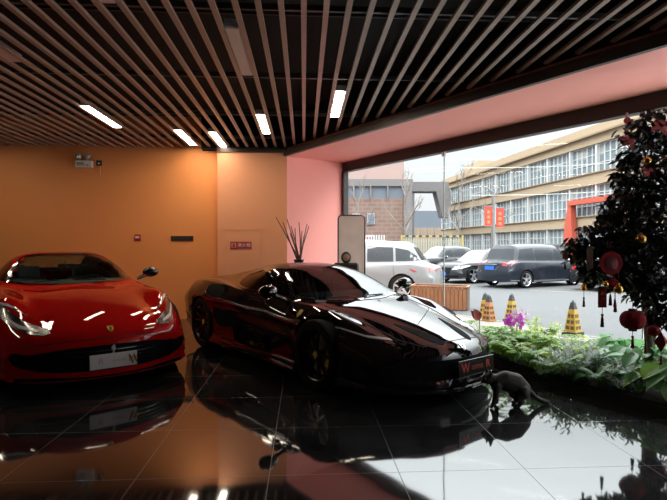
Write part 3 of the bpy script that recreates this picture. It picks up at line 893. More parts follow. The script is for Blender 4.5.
MB().box((0, -.042, .005), (.075, .006, .04)).build('press_plate', M['white_plastic'], e)
v = onY(182.3, 238.5, YB)
e = empty('name_plaque', (v.x, YB, v.z), 0, 'narrow black plaque with faint gold marks on the orange wall', 'sign')
MB().box((0, -.010, 0), (.42, .02, .095)).build('plaque', M['dark_plastic'], e)
g = MB()
for k, (xx, w, hh) in enumerate([(-.155, .035, .04), (-.11, .03, .028), (-.07, .025, .024), (-.03, .03, .026), (.01, .02, .024), (.045, .03, .028), (.085, .02, .036), (.125, .012, .05)]):
    g.box((xx, -.0215, 0), (w, .003, hh*.35)); g.box((xx-w*.3, -.0215, 0), (w*.25, .003, hh))
g.build('faint_lettering', M['tag_brown'], e)

# fire hydrant cabinet door flush in the column
v0 = onY(223.5, 229, A.y); v1 = onY(262, 268, A.y)
zt = v0.z; w = v1.x-v0.x; xm = (v0.x+v1.x)/2
e = empty('fire_cabinet', (xm, A.y, .35), 0, 'flush peach cabinet door with red hydrant sign in the column', 'fire cabinet')
hh = zt-.35
fr = MB()
for s in (-1, 1): fr.box((s*w/2, -.006, hh/2), (.03, .016, hh))
fr.box((0, -.006, hh), (w+.03, .016, .03)).box((0, -.006, 0), (w+.03, .016, .03)); fr.build('frame', M['peach_paint'], e)
MB().box((0, -.002, hh/2), (w-.05, .012, hh-.05)).build('door', M['peach_paint'], e)
zs = onY(241, 245.5, A.y)
sg = MB().box((zs.x-xm, -.012, zs.z-.35), (.40, .010, .14)).build('hydrant_sign', M['sign_red'], e)
text('sign_lettering', '消火栓', .085, frame_matrix((zs.x-xm+.06, -.0185, zs.z-.35+.005), (1, 0, 0), (0, 0, 1)), M['letter_white'], sg)
MB().box((zs.x-xm-.135, -.0182, zs.z-.35+.005), (.09, .002, .09)).build('pictogram', M['letter_rose'], sg)
MB().box((zs.x-xm-.135, -.0195, zs.z-.35+.010), (.035, .002, .055)).box((zs.x-xm-.135, -.0195, zs.z-.35-.02), (.06, .002, .016)).build('pictogram_mark', M['sign_red'], sg)
MB().box((zs.x-xm+.06, -.0182, zs.z-.35-.052), (.24, .002, .008)).build('underline', M['letter_rose'], sg)
MB().tube([(w/2-.05, -.02, .62), (w/2-.05, -.02, .72)], .008, 6).build('door_pull', M['steel'], e)

# ------------------------------------------------------------------ vase of dry sticks
pv = cw(-.62, 8.95)
e = empty('branch_vase', pv, 0, 'tall black floor vase by the pink bay wall', 'vase')
MB().lathe([(.10, 0), (.13, .03), (.15, .35), (.13, .75), (.085, 1.0), (.075, 1.10), (.095, 1.16), (.085, 1.17), (.06, 1.10)], n=28).build('vase_body', M['vase_black'], e, True)
br = empty('dry_branches', pv+Vector((0, 0, .75)), 0, 'bundle of bare dry sticks standing in the black vase', 'branches')
tops = [(276, 217), (283, 222), (287, 219), (291, 226), (295, 228), (299, 222), (302, 231), (307, 224), (309, 226), (290, 233), (304, 236)]
rng = random.Random(3)
for k, (px, py) in enumerate(tops):
    q = at(px, py, 8.95+rng.uniform(-.15, .15))-br.location
    a = Vector((rng.uniform(-.03, .03), rng.uniform(-.03, .03), 0)); mid = a.lerp(q, .5)+Vector((rng.uniform(-.03, .03), 0, .02)); mid.x *= .75
    nk = Vector((a.x*1.2, a.y*1.2, .42))
    if q.z < .6: q.z = .6
    MB().tube([a, nk, nk.lerp(q, .5)+Vector((rng.uniform(-.015, .015), 0, 0)), q], [.010, .012, .011, .007], 6).build('stick', M['branch_dark'], br, True)

# ------------------------------------------------------------------ standing poster frame
pf = cw(.325, 9.0)
rz = atan2(0.06, 1.0)
e = empty('poster_stand', pf, -YAW+.05, 'tall rounded black frame stand with taupe panel beside the pink wall', 'display stand')
W_, H_ = .48, 1.84
pts = []
rr = .07
for cxx, czz, a0 in ((W_/2-rr, .12+H_-rr, 0), (-W_/2+rr, .12+H_-rr, pi/2), (-W_/2+rr, .12+rr, pi), (W_/2-rr, .12+rr, 1.5*pi)):
    for k in range(7):
        a = a0+k*pi/12; pts.append((cxx+cos(a)*rr, 0, czz+sin(a)*rr))
MB().tube(pts+[pts[0]], .013, 8, caps=False).build('frame', M['frame_dark'], e, True)
MB().prism([(p_[0]*.97, p_[2]-.12) for p_ in pts], -.006, .006).build('panel', M['poster_taupe'], e)
pn = e.children[-1]; pn.rotation_euler = (pi/2, 0, 0); pn.location = (0, 0, .12)
for s in (-1, 1): MB().box((s*.17, 0, .012), (.04, .40, .024)).box((s*.17, 0, .07), (.03, .03, .12)).build('foot', M['frame_dark'], e)

# chair whose rounded back shows over the roof of the black car
pc = cw(.21, 8.3)
e = empty('desk_chair', pc, -YAW, 'dark chair with rounded tan headrest just above the black car roof', 'chair')
MB().ball((0, 0, 1.22), .085, (1, .45, 1.15), 16, 10).build('headrest', M['cabin_black'], e, True)
MB().ball((0, -.035, 1.215), .055, (1, .25, 1.1), 14, 8).build('headrest_pad', M['bin_tan'], e.children[0], True)
bk = MB().box((0, 0, .82), (.42, .07, .62)).build('backrest', M['cabin_black'], e); bk.modifiers.new('b', 'BEVEL').width = .03
st = MB().box((0, -.22, .48), (.46, .46, .09)).build('seat', M['cabin_black'], e); st.modifiers.new('b', 'BEVEL').width = .03
MB().tube([(0, -.2, .07), (0, -.2, .45)], .03, 10).build('column', M['steel'], e)
for k in range(5):
    a = 2*pi*k/5; MB().tube([(0, -.2, .09), (cos(a)*.28, -.2+sin(a)*.28, .06)], [.028, .018], 8).ball((cos(a)*.28, -.2+sin(a)*.28, .03), .03).build('leg', M['cabin_black'], e, True)
# ------------------------------------------------------------------ the red car
def emblem(bvh, root, x, y, ax, m1, m2):
    loc, n, _, _ = bvh.ray_cast(Vector((5, y, x)), Vector((-1, 0, 0)))
    q = n.to_track_quat('Z', 'Y').to_matrix()
    up = Vector((0, 0, 1)); s = up.cross(n).normalized(); u = n.cross(s)
    R = Matrix((s, u, n)).transposed()
    o = MB(); shp = [(-.028, .036), (.028, .036), (.028, -.006), (.016, -.030), (0, -.040), (-.016, -.030), (-.028, -.006)]
    o.prism(shp, 0, .006); o.v = [loc+R @ v for v in o.v]; ob = o.build('badge', m1, root)
    h = MB(); h.prism([(-.006, -.026), (.006, -.026), (.004, -.008), (.014, .004), (.006, .016), (.008, .026), (-.004, .022), (-.012, .008), (-.004, -.002)], .006, .008)
    h.v = [loc+R @ v for v in h.v]; h.build('badge_emblem', m2, ob)
    return ob

HEADS = ang(.616, -.788)
def place(c, px_note=None): return cw(*c)

red = empty('sports_car', cw(RED_C[0], RED_C[1]), ang(*RED_H), 'red sports car with a pale number plate in front of the orange wall', 'car', 'sports cars on show')
wsR = [(.70, 0), (.66, .30), (.56, .52), (.40, .68), (.30, .71), (.08, .60), (-.17, .49), (-.19, .25), (-.19, 0)]
wsR = wsR+[(a, -b) for a, b in reversed(wsR[1:-1])]
swR = [(.34, .975), (.14, 1.075), (-.12, 1.185), (-.40, 1.225), (-.72, 1.21), (-.98, 1.115), (-1.0, 1.0), (-.5, .965), (0, .965)]
rwR = [(-1.42, -.38), (-.80, -.42), (-.80, .42), (-1.42, .38)]
bvh = shell(SP_RED, red, M['red_paint'], holes=[('T', shrink(wsR, .025)), ('L', shrink(swR, .02)), ('S', shrink(swR, .02)), ('T', shrink(rwR, .02))], lining=(-1.6, .9, .9), N=120)
patch(bvh, wsR, 'T', M['car_screen'], 'windshield', red, .003, .006, .05, 1)
for ax in 'LS': patch(bvh, swR, ax, M['car_screen_dark'], 'side_window', red, .003, .006, .06, 1)
patch(bvh, rwR, 'T', M['car_screen'], 'rear_window', red, .003, .006, .06)
# dark surround of the windscreen
for sg in (-1, 1):
    line_panel(bvh, [(.66, sg*.30), (.58, sg*.52), (.42, sg*.685), (.30, sg*.72), (.08, sg*.61), (-.17, sg*.50)], .045, 'T', M['gloss_black'], 'windshield_seal', red, .006)
line_panel(bvh, [(-.185, -.5), (-.20, -.25), (-.205, 0), (-.20, .25), (-.185, .5)], .04, 'T', M['gloss_black'], 'windshield_seal', red, .006)
line_panel(bvh, [(.66, -.32), (.70, -.15), (.705, 0), (.70, .15), (.66, .32)], .05, 'T', M['gloss_black'], 'windshield_seal', red, .006)
cabin(red, .42, -.35, .72, .96, .36, M['seat_dark'])
MB().box((.02, 0, 1.135), (.02, .20, .055)).tube([(.02, 0, 1.16), (-.06, 0, 1.20)], .01, 6).build('rear_view_mirror', M['cabin_black'], red)
for sg in (-1, 1): MB().tube([(.60, sg*.08-.1, .985), (.62, sg*.4-.05, .972)], .008, 6).build('wiper', M['cabin_black'], red)
hl = [(.485, .565), (.60, .545), (.74, .575), (.86, .66), (.91, .765), (.895, .815), (.82, .82), (.66, .72)]
dk = [(.54, .575), (.66, .575), (.80, .65), (.87, .745), (.86, .79), (.74, .72)]
for f in (lambda q: q, mir):
    h = patch(bvh, f(hl), 'F', M['carbon'], 'headlight', red, .004, .012, .03, 1)
    patch(bvh, f([(.53, .595), (.70, .665), (.83, .775), (.80, .79), (.66, .70), (.52, .61)]), 'F', M['red_paint'], 'lamp_bezel', h, .008, .008, .03)
    patch(bvh, f([(.60, .572), (.74, .60), (.85, .69), (.86, .715), (.74, .63), (.60, .588)]), 'F', M['lamp_white'], 'running_light', h, .010, .008, .03)
    patch(bvh, f([(.885, .70), (.905, .765), (.892, .805), (.872, .79), (.872, .735)]), 'F', M['chrome'], 'lamp_reflector', h, .010, .008, .03)
    patch(bvh, f([(.72, .755), (.79, .805), (.85, .815), (.85, .80), (.80, .785)]), 'F', M['lamp_white'], 'lamp_edge', h, .010, .008, .03)
gr = [(-.70, .375), (-.40, .425), (0, .438), (.40, .425), (.70, .375), (.80, .40), (.85, .37), (.80, .27), (.60, .215), (.30, .195), (-.30, .195), (-.60, .215), (-.80, .27), (-.85, .37), (-.80, .40)]
g = patch(bvh, gr, 'F', M['grille_dark'], 'grille', red, .006, .012, .04, 1)
for z in (.26, .30, .34, .38):
    patch(bvh, [(-.62, z), (.62, z), (.62, z+.008), (-.62, z+.008)], 'F', M['carbon'], 'grille_bar', g, .012, .008, .06)
for sg in (-1, 1):
    line_panel(bvh, [(sg*.60, .215), (sg*.62, .30), (sg*.63, .40)], .02, 'F', M['gloss_black'], 'grille_vane', g, .014)
line_panel(bvh, [(-.86, .25), (-.6, .185), (-.3, .165), (0, .162), (.3, .165), (.6, .185), (.86, .25)], .022, 'F', M['red_paint'], 'bumper_lip', red, .022)
patch(bvh, [(-.80, .125), (.80, .125), (.80, .160), (-.80, .160)], 'F', M['carbon'], 'splitter', red, .012, .02, .06)
line_panel(bvh, [(-.82, .445), (-.4, .488), (0, .50), (.4, .488), (.82, .445)], .006, 'F', M['underbody'], 'bonnet_gap', red, .003)
emblem(bvh, red, .575, 0, 'F', M['badge_yellow'], M['letter_dark'])
horse = MB().prism([(-.012, -.04), (.010, -.04), (.008, -.01), (.024, .004), (.012, .026), (.014, .042), (-.008, .034), (-.022, .012), (-.006, -.004)], 0, .012)
loc, n, _, _ = bvh.ray_cast(Vector((5, 0, .40)), Vector((-1, 0, 0)))
horse.v = [Vector((loc.x+.008+v.z, v.x, .395+v.y)) for v in horse.v]; horse.build('grille_emblem', M['chrome'], red)
set_text_plate(red, (loc.x+.045, -.005, .285), None, .44, .14, M['plate_white'], [('R', .085, -.12, M['letter_rose'], 1), ('onneR', .045, .05, M['letter_rose'], 1.1)], -.08)
MB().box((loc.x+.055, .175, .285), (.006, .07, .05)).build('plate_emblem', M['letter_orange'], red)
MB().box((loc.x+.062, .155, .285), (.004, .012, .10), (.35, 0, 0)).box((loc.x+.062, .195, .285), (.004, .010, .09), (.35, 0, 0)).build('plate_mark', M['letter_dark'], red)
for ax in 'LS':
    line_panel(bvh, [(.72, .30), (.66, .6), (.52, .85), (.50, .93)], .008, ax, M['underbody'], 'door_gap', red, .003)
    line_panel(bvh, [(-.95, .32), (-1.0, .6), (-1.0, .85)], .008, ax, M['underbody'], 'door_gap', red, .003)
    patch(bvh, [(.98, .50), (.72, .66), (.55, .60), (.62, .45)], ax, M['grille_dark'], 'fender_vent', red, .004, .012, .05, 1)
    patch(bvh, [(-.9, .13), (.9, .13), (.9, .20), (-.9, .20)], ax, M['carbon'], 'side_skirt', red, .008, .016, .08)
for s in (-1, 1):
    wheel(red, (1.36, s*.835, .355), .355, .25, s, M['rim_grey'], 5, True, cap=M['yellow'])
    wheel(red, (-1.36, s*.82, .36), .36, .30, s, M['rim_grey'], 5, True, cap=M['yellow'])
    side_mirror(red, (.30, s*1.04, 1.035), s, M['gloss_black'], Vector((.36, s*.84, .95)))

# ------------------------------------------------------------------ the black car
blk = empty('sports_car', cw(BLK_C[0], BLK_C[1]), ang(*BLK_H), 'low glossy black sports car parked along the window planter', 'car', 'sports cars on show')
wsB = [(1.03, 0), (.98, .34), (.86, .60), (.72, .715), (.62, .72), (.36, .60), (.08, .475), (.04, .25), (.03, 0)]
wsB = wsB+[(a, -b) for a, b in reversed(wsB[1:-1])]
swB = [(.74, .845), (.50, .955), (.25, 1.035), (-.05, 1.085), (-.30, 1.085), (-.52, 1.04), (-.62, .97), (-.58, .915), (-.40, .895), (.1, .87)]
bvb = shell(SP_BLACK, blk, M['black_paint'], holes=[('T', shrink(wsB, .025)), ('L', shrink(swB, .02)), ('S', shrink(swB, .02))], lining=(-1.1, 1.05, .84), N=120)
patch(bvb, wsB, 'T', M['car_screen_smoke'], 'windshield', blk, .003, .006, .05, 1)
for ax in 'LS':
    patch(bvb, swB, ax, M['car_screen_dark'], 'side_window', blk, .003, .006, .06, 1)
    line_panel(bvb, [(.70, .835), (.1, .86), (-.40, .88), (-.59, .905), (-.645, .965), (-.55, 1.05), (-.30, 1.10)], .018, ax, M['gloss_black'], 'window_trim', blk, .006)
    q = patch(bvb, [(-.72, .78), (-.80, .865), (-1.0, .885), (-1.18, .875), (-1.20, .80), (-1.08, .735), (-.86, .72)], ax, M['grille_dark'], 'buttress_intake', blk, .004, .012, .05, 1)
    line_panel(bvb, [(-.78, .72), (-1.08, .725), (-1.20, .79), (-1.21, .87)], .014, ax, M['chrome'], 'intake_edge', q, .008)
    patch(bvb, [(-.30, .42), (-.62, .56), (-.92, .62), (-.96, .48), (-.80, .34)], ax, M['grille_dark'], 'side_intake', blk, .004, .012, .05, 1)
    line_panel(bvb, [(.90, .24), (.86, .5), (.76, .72), (.72, .82)], .008, ax, M['underbody'], 'door_gap', blk, .003)
    line_panel(bvb, [(-.52, .30), (-.62, .6), (-.66, .85)], .008, ax, M['underbody'], 'door_gap', blk, .003)
    patch(bvb, [(-.92, .10), (.92, .10), (.92, .19), (-.92, .19)], ax, M['carbon'], 'side_skirt', blk, .010, .018, .08)
    patch(bvb, [(.98, .745), (1.04, .745), (1.04, .70), (1.01, .675), (.98, .70)], ax, M['badge_yellow'], 'fender_shield', blk, .005, .008, .02)
for sg in (-1, 1):
    line_panel(bvb, [(.99, sg*.34), (.88, sg*.60), (.73, sg*.73), (.62, sg*.735), (.36, sg*.615), (.08, sg*.49)], .04, 'T', M['gloss_black'], 'windshield_seal', blk, .006)
    vp = [(1.76, sg*.345), (1.92, sg*.265), (2.16, sg*.175), (2.29, sg*.16), (2.31, sg*.215), (2.20, sg*.285), (1.98, sg*.325)]
    patch(bvb, vp, 'T', M['grille_dark'], 'bonnet_vent', blk, .004, .010, .03, 1)
    line_panel(bvb, [(1.05, sg*.62), (1.40, sg*.60), (1.75, sg*.54), (2.05, sg*.50), (2.24, sg*.40), (2.28, sg*.2), (2.29, 0)], .008, 'T', M['underbody'], 'bonnet_gap', blk, .003)
    MB().tube([(1.0, sg*.12-.12, .845), (.94, sg*.42-.08, .835)], .008, 6).build('wiper', M['cabin_black'], blk)
line_panel(bvb, [(1.0, -.34), (1.045, -.15), (1.05, 0), (1.045, .15), (1.0, .34)], .05, 'T', M['gloss_black'], 'windshield_seal', blk, .006)
cabin(blk, .72, -.12, .72, .86, .36, M['seat_tan'])
MB().box((.30, 0, 1.05), (.02, .20, .055)).tube([(.30, 0, 1.07), (.20, 0, 1.105)], .01, 6).build('rear_view_mirror', M['cabin_black'], blk)
for f in (lambda q: q, mir):
    h = patch(bvb, f([(.50, .56), (.72, .60), (.90, .70), (.92, .665), (.88, .60), (.70, .53), (.54, .51)]), 'F', M['gloss_black'], 'headlight', blk, .005, .012, .03, 1)
    patch(bvb, f([(.56, .55), (.72, .575), (.86, .645), (.86, .63), (.72, .558), (.56, .535)]), 'F', M['lamp_clear'], 'running_light', h, .010, .008, .03)
    patch(bvb, f([(.50, .20), (.84, .25), (.88, .33), (.80, .37), (.54, .33)]), 'F', M['grille_dark'], 'side_duct', blk, .005, .012, .04, 1)
patch(bvb, [(-.46, .21), (.46, .21), (.50, .35), (.40, .385), (-.40, .385), (-.50, .35)], 'F', M['grille_dark'], 'grille', blk, .005, .012, .04)
line_panel(bvb, [(-.90, .20), (-.6, .135), (-.3, .118), (0, .115), (.3, .118), (.6, .135), (.90, .20)], .03, 'F', M['carbon'], 'bumper_lip', blk, .035)
loc, n, _, _ = bvb.ray_cast(Vector((5, 0, .49)), Vector((-1, 0, 0)))
horse = MB().prism([(-.012, -.03), (.008, -.03), (.006, -.01), (.020, .004), (.010, .02), (.010, .034), (-.008, .026), (-.020, .012), (-.006, -.004)], 0, .008)
emblem(bvb, blk, .475, 0, 'F', M['chrome'], M['letter_dark'])
loc, n, _, _ = bvb.ray_cast(Vector((5, .02, .30)), Vector((-1, 0, 0)))
set_text_plate(blk, (loc.x+.055, .05, .31), None, .52, .145, M['plate_black'],
   [('W', .125, -.165, M['letter_red'], .9), ('onne', .085, .005, M['letter_dim'], 1.0), ('R', .10, .165, M['letter_red'], 1.1)], -.05)
for s in (-1, 1):
    wheel(blk, (1.325, s*.835, .345), .345, .26, s, M['rim_black'], 5, True, cap=M['yellow'])
    wheel(blk, (-1.325, s*.82, .35), .35, .31, s, M['rim_black'], 5, True, cap=M['yellow'])
    side_mirror(blk, (.62, s*1.045, .915), s, M['gloss_black'], Vector((.66, s*.84, .81)))

# ------------------------------------------------------------------ the cat
def cat():
    K = .0087
    def P(x, h, y=0.0): return Vector((x, y, h))
    mb = MB()
    def cap(a, ra, b, rb, n=10):
        k = 8; mb.tube([a.lerp(b, i/k) for i in range(k+1)], [ra+(rb-ra)*i/k for i in range(k+1)], 14)
        mb.ball(a, ra, n=14, m=10); mb.ball(b, rb, n=14, m=10)
    # trunk, facing -x
    cap(P(-.105, .205), .062, P(-.02, .218), .074); cap(P(-.02, .218), .074, P(.06, .190), .082); cap(P(.06, .190), .082, P(.125, .135), .070)
    cap(P(-.02, .195), .072, P(.06, .165), .078)
    cap(P(-.105, .21), .056, P(-.150, .235), .045)                       # neck
    mb.ball(P(-.172, .232), .050, (1.02, .95, .92), 16, 12)               # skull
    mb.ball(P(-.207, .212), .026, (1.1, 1.0, .8), 14, 10)                 # muzzle
    for s in (-1, 1):
        mb.tube([P(-.165+.0*s, .262, s*.030), P(-.168, .292, s*.036), P(-.172, .318, s*.038)], [.024, .014, .003], 10)
    f1 = [P(-.115, .18, -.04), P(-.128, .10, -.045), P(-.152, .03, -.045), P(-.168, .013, -.045)]
    f2 = [P(-.100, .18, .04), P(-.088, .10, .042), P(-.078, .03, .042), P(-.092, .013, .042)]
    for q in (f1, f2):
        for a, b, ra, rb in zip(q, q[1:], (.036, .023, .017), (.023, .017, .014)): cap(a, ra, b, rb)
    h1 = [P(.10, .125, -.05), P(.055, .085, -.058), P(.090, .045, -.056), P(.062, .014, -.056), P(.040, .012, -.056)]
    h2 = [P(.10, .125, .05), P(.075, .085, .058), P(.115, .045, .056), P(.088, .014, .056), P(.066, .012, .056)]
    for q in (h1, h2):
        for a, b, ra, rb in zip(q, q[1:], (.062, .040, .021, .016), (.040, .021, .016, .014)): cap(a, ra, b, rb)
    tl = [P(.165, .135), P(.20, .100), P(.235, .066), P(.275, .042), P(.315, .026), P(.345, .020)]
    for i, (a, b) in enumerate(zip(tl, tl[1:])): cap(a, .024-.001*i, b, .023-.001*i)
    o = mb.build('cat', M['cat_fur'])
    m = o.modifiers.new('r', 'REMESH'); m.mode = 'VOXEL'; m.voxel_size = .0065
    m = o.modifiers.new('s', 'SMOOTH'); m.iterations = 6; m.factor = .5
    me = evaluate(o); bpy.data.objects.remove(o)
    me.materials.clear(); me.materials.append(M['cat_fur'])
    for p_ in me.polygons: p_.use_smooth = True; p_.material_index = 0
    c = bpy.data.objects.new('cat', me); COL.objects.link(c)
    tag(c, 'dark brown black cat walking on the floor by the black car nose', 'cat')
    for s in (-1, 1): MB().ball(P(-.207, .240, s*.026), .0085, n=10, m=8).build('eye', M['cat_eye'], c, True)
    MB().ball(P(-.232, .216), .007, (.8, 1.2, .8), 10, 8).build('nose', M['cabin_black'], c, True)
    return c
c = cat(); c.scale = (1.06,)*3; c.location = cw((508.5-333.5)/500*4.38, 4.38); c.rotation_euler = (0, 0, -YAW+.12)
# ------------------------------------------------------------------ planter bed
front = [(2.6, 1.15), (3.6, 1.18), (4.5, 1.24), (5.0, 1.36), (5.5, 1.52), (6.0, 1.60), (6.6, 1.62), (7.4, 1.60), (8.4, 1.55), (9.4, 1.50)]
def bed(inset, z0, z1):
    return [xy(bay(t, o-inset)) for t, o in front]+[xy(bay(9.4, .10+inset)), xy(bay(2.6, .10+inset))], z0, z1
pl = empty('planter_bed', bay(5, .8), 0, 'low black planter bed along the window', 'planter')
off = pl.location
def shifted(poly): return [(a-off.x, b-off.y) for a, b in poly]
q, z0, z1 = bed(0, 0, .07); MB().prism(shifted(q), z0, z1).build('trough', M['planter_black'], pl)
q, z0, z1 = bed(.04, .07, .09); MB().prism(shifted(q), z0, z1).build('soil', M['soil'], pl)

def fern(seed, m, n=13, L=.54, lift=1.08, name='fern'):
    r = random.Random(seed); b = MB()
    for k in range(n):
        a = 2*pi*k/n+r.uniform(-.25, .25); l = L*r.uniform(.75, 1.1); el = r.uniform(.75, 1.25)*lift
        pts = []
        for i in range(13):
            t = i/12
            rad = l*(sin(t*1.25)*.75); z = l*(el*t-(.45+.35*r.random()*0+.25)*t*t*t)*.85
            pts.append(Vector((cos(a)*rad, sin(a)*rad, .0+z)))
        b.tube(pts, [.005-.0003*i for i in range(13)], 4, 1)
        side = Vector((-sin(a), cos(a), 0))
        for i in range(2, 13):
            t = i/12; w = .115*L/.5*sin(pi*min(1, t*.92+.06))**.8+.01
            d = (pts[i]-pts[i-1]).normalized()
            for s in (-1, 1):
                b.leaf(pts[i], side*s*.9+d*.55+Vector((0, 0, -.12)), (0, 0, 1), w, .040, .2)
    return b.build(name, [m, M['stem_green']], None, True, crease=3)

def spiky(seed, m, n=30, L=.40, W=.014, name='silver_plant', spread=.8):
    r = random.Random(seed); b = MB()
    for k in range(n):
        a = r.uniform(0, 2*pi); e = r.uniform(.25, 1.0)
        d = Vector((cos(a)*spread*(1-e*.6), sin(a)*spread*(1-e*.6), e))
        p0 = Vector((cos(a)*.03, sin(a)*.03, .0)); l = L*r.uniform(.6, 1.05)
        d.normalize(); tip = p0+d*l
        b.tube([p0, p0.lerp(tip, .5), tip], [.004, .003, .002], 4, 1)
        for i in range(7):
            t = .25+.75*i/6; q = p0.lerp(tip, t)
            for s in range(2):
                aa = r.uniform(0, 2*pi); b.leaf(q, d*.7+Vector((cos(aa), sin(aa), 0.2))*.7, (0, 0, 1), .085, W*2, .2)
    return b.build(name, [m, M['stem_green']], None, True, crease=3)

def broad(seed, m, n=13, L=.21, H=.36, name='broadleaf_plant'):
    r = random.Random(seed); b = MB()
    for k in range(n):
        a = 2*pi*k*.382+r.uniform(-.2, .2); h = H*r.uniform(.45, 1.1); rad = r.uniform(.06, .24)
        tip = Vector((cos(a)*rad, sin(a)*rad, h)); b.tube([(0, 0, 0), tip*.5+Vector((0, 0, h*.12)), tip], [.008, .006, .005], 5, 1)
        l = L*r.uniform(.7, 1.15); d = Vector((cos(a), sin(a), r.uniform(-.55, .25)))
        d.normalize(); sd = d.cross(Vector((0, 0, 1))).normalized(); nn = sd.cross(d)
        vs = []; fs = []
        prof = [(-.16, .30), (-.06, .66), (.12, .92), (.35, 1.0), (.6, .84), (.82, .46), (1.0, .04)]
        for t, w in prof:
            c0 = tip+d*(l*t)-nn*(.22*l*t*t)
            for u in (-1, -.5, 0, .5, 1): vs.append(c0+sd*(l*.42*w*u)+nn*(l*.10*abs(u)*w-l*.03*(1-abs(u))))
        for i in range(len(prof)-1):
            for j in range(4): o = i*5+j; fs.append((o, o+1, o+6, o+5))
        b.add(vs, fs)
    return b.build(name, [m, M['stem_green']], None, True, crease=3)

def plant(o, t, off_, s, rz, label, cat, group, z=.09):
    o.location = bay(t, off_, z); o.scale = (s, s, s); o.rotation_euler = (0, 0, rz)
    return tag(o, label, cat, group)

G1 = 'ferns in the window planter'; rng = random.Random(11)
def dupe(o): c = o.copy(); COL.objects.link(c); return c
def spread(proto, spots, label, cat, group):
    for i, (t, o_, s) in enumerate(spots):
        ob = proto if i == 0 else dupe(proto)
        plant(ob, t, o_, s, rng.uniform(0, 6), label, cat, group)
spread(fern(1, M['fern_green']), [(4.62, 1.12, 1.0), (5.05, 1.24, 1.05), (4.15, .75, 1.0), (5.50, 1.42, .85), (5.25, .78, 1.0), (4.45, .62, .9)], 'mid green feathery fern in the left half of the window planter', 'fern', 'mid green ferns in the planter')
spread(fern(2, M['fern_dark'], 15, .46), [(4.3, 1.06, .9), (4.85, .80, 1.1), (5.95, 1.40, .75), (3.6, .9, .9)], 'dark green low fern among the paler ferns in the window planter', 'fern', 'dark ferns in the planter')
spread(fern(4, M['fern_lime'], 11, .62, 1.1), [(5.15, .62, .85), (5.5, .85, .85), (4.75, .5, .75), (5.3, 1.30, .75), (4.85, 1.22, .7)], 'pale lime fern with long arching fronds near the glass', 'fern', 'lime ferns in the planter')
spread(spiky(5, M['silver_leaf']), [(5.70, 1.46, .8), (5.9, 1.10, .8), (5.65, 1.1, .9), (5.2, 1.40, .6), (6.2, 1.48, .7)], 'silver grey spiky plant at the front of the window planter', 'plant', 'silver spiky plants in the planter')
spread(broad(6, M['broad_green']), [(5.95, .85, .95), (6.25, 1.10, .95), (5.75, .55, .9), (6.55, 1.25, .9), (6.1, .45, .9), (6.8, .9, 1.1), (6.35, 1.42, .62), (6.62, 1.46, .7), (6.12, 1.36, .55)], 'big leafed green plant in the right half of the window planter', 'plant', 'broad leafed plants in the planter')
plant(broad(8, M['broad_lime'], 9, .30, .32), 6.50, 1.36, .78, 1.2, 'bright lime plant with one large leaf drooping over the planter edge', 'plant', None)
plant(spiky(9, M['fern_lime'], 16, .56, .02, 'upright_plant', .35), 4.78, .50, .68, .4, 'upright yellow green plant standing behind the purple orchid', 'plant', None)

def flower(b, c, r, n, up, mi):
    u = Vector(up).normalized(); s = u.orthogonal().normalized(); w = u.cross(s)
    for k in range(n):
        a = 2*pi*k/n; d = s*cos(a)+w*sin(a)
        b.leaf(c, d+u*.25, u, r, r*.8, .15, mi)
def orchid(t, o_, fl, label, n=7, h=.52, seed=1):
    r = random.Random(seed)
    e = empty('orchid', bay(t, o_, .09), 0, label, 'orchid')
    b = MB()
    for k in range(5):
        a = k*1.26; b.leaf((0, 0, .02), (cos(a), sin(a), .55), (0, 0, 1), .24, .06, .5)
    b.build('leaves', M['broad_green'], e, True, crease=3)
    for s in (-1, 1):
        pts = [Vector((s*.10*(i/8)**1.5, -.02*i/8, h*sin(i/8*1.45))) for i in range(9)]
        MB().tube(pts, .005, 5).build('stem', M['stem_green'], e, True)
        for k in range(n):
            q = pts[5+k % 4]+Vector((r.uniform(-.05, .05), r.uniform(-.05, .05), r.uniform(-.03, .05)))
            f = MB(); flower(f, q, .040, 5, (r.uniform(-.6, .6), -1, r.uniform(0, .6)), 0); f.build('blossom', fl, e, True, crease=3)
orchid(4.55, .72, M['flower_purple'], 'orchid with deep purple blossoms between the ferns', 7, .40, 1)
orchid(4.42, .42, M['flower_lilac'], 'pale lilac orchid behind the purple orchid, near the traffic cones', 5, .44, 2)
wb_ = MB(); r_ = random.Random(4)
for k in range(9): flower(wb_, Vector((r_.uniform(-.12, .12), r_.uniform(-.06, .06), r_.uniform(.0, .06))), .035, 6, (r_.uniform(-.4, .4), -.6, 1), 0)
for k in range(12): a = k*.55; wb_.leaf((0, 0, 0), (cos(a), sin(a), .3), (0, 0, 1), .13, .05, .4, 1)
tag(wb_.build('white_flowers', [M['flower_white'], M['fern_dark']], None, True, bay(5.42, 1.45, .09), crease=3), 'clump of small white flowers at the planter front edge above the cat', 'flowers')
# dark red flower beside the nose of the black car
e = empty('anthurium', bay(3.95, .62, .09), 0, 'dark red broad flower showing just above the black car nose', 'flower')
for k, (dx, h, a) in enumerate([(0, .30, 3.6)]):
    MB().tube([(0, 0, 0), (dx*.6, 0, h*.6), (dx, 0, h)], .006, 6).build('stem', M['stem_green'], e, True)
    f = MB()
    for dd in (-.5, .5): f.leaf((dx, 0, h), (cos(a)*.6+dd*.3, sin(a)*.3-.1, .8), (0, -1, .4), .17, .12, .25)
    f.build('spathe', M['flower_red'], e, True, crease=3)
f = MB()
for k in range(6): a = k*1.05; f.leaf((0, 0, .02), (cos(a), sin(a), .7), (0, 0, 1), .26, .10, .4)
f.build('leaves', M['broad_green'], e, True, crease=3)

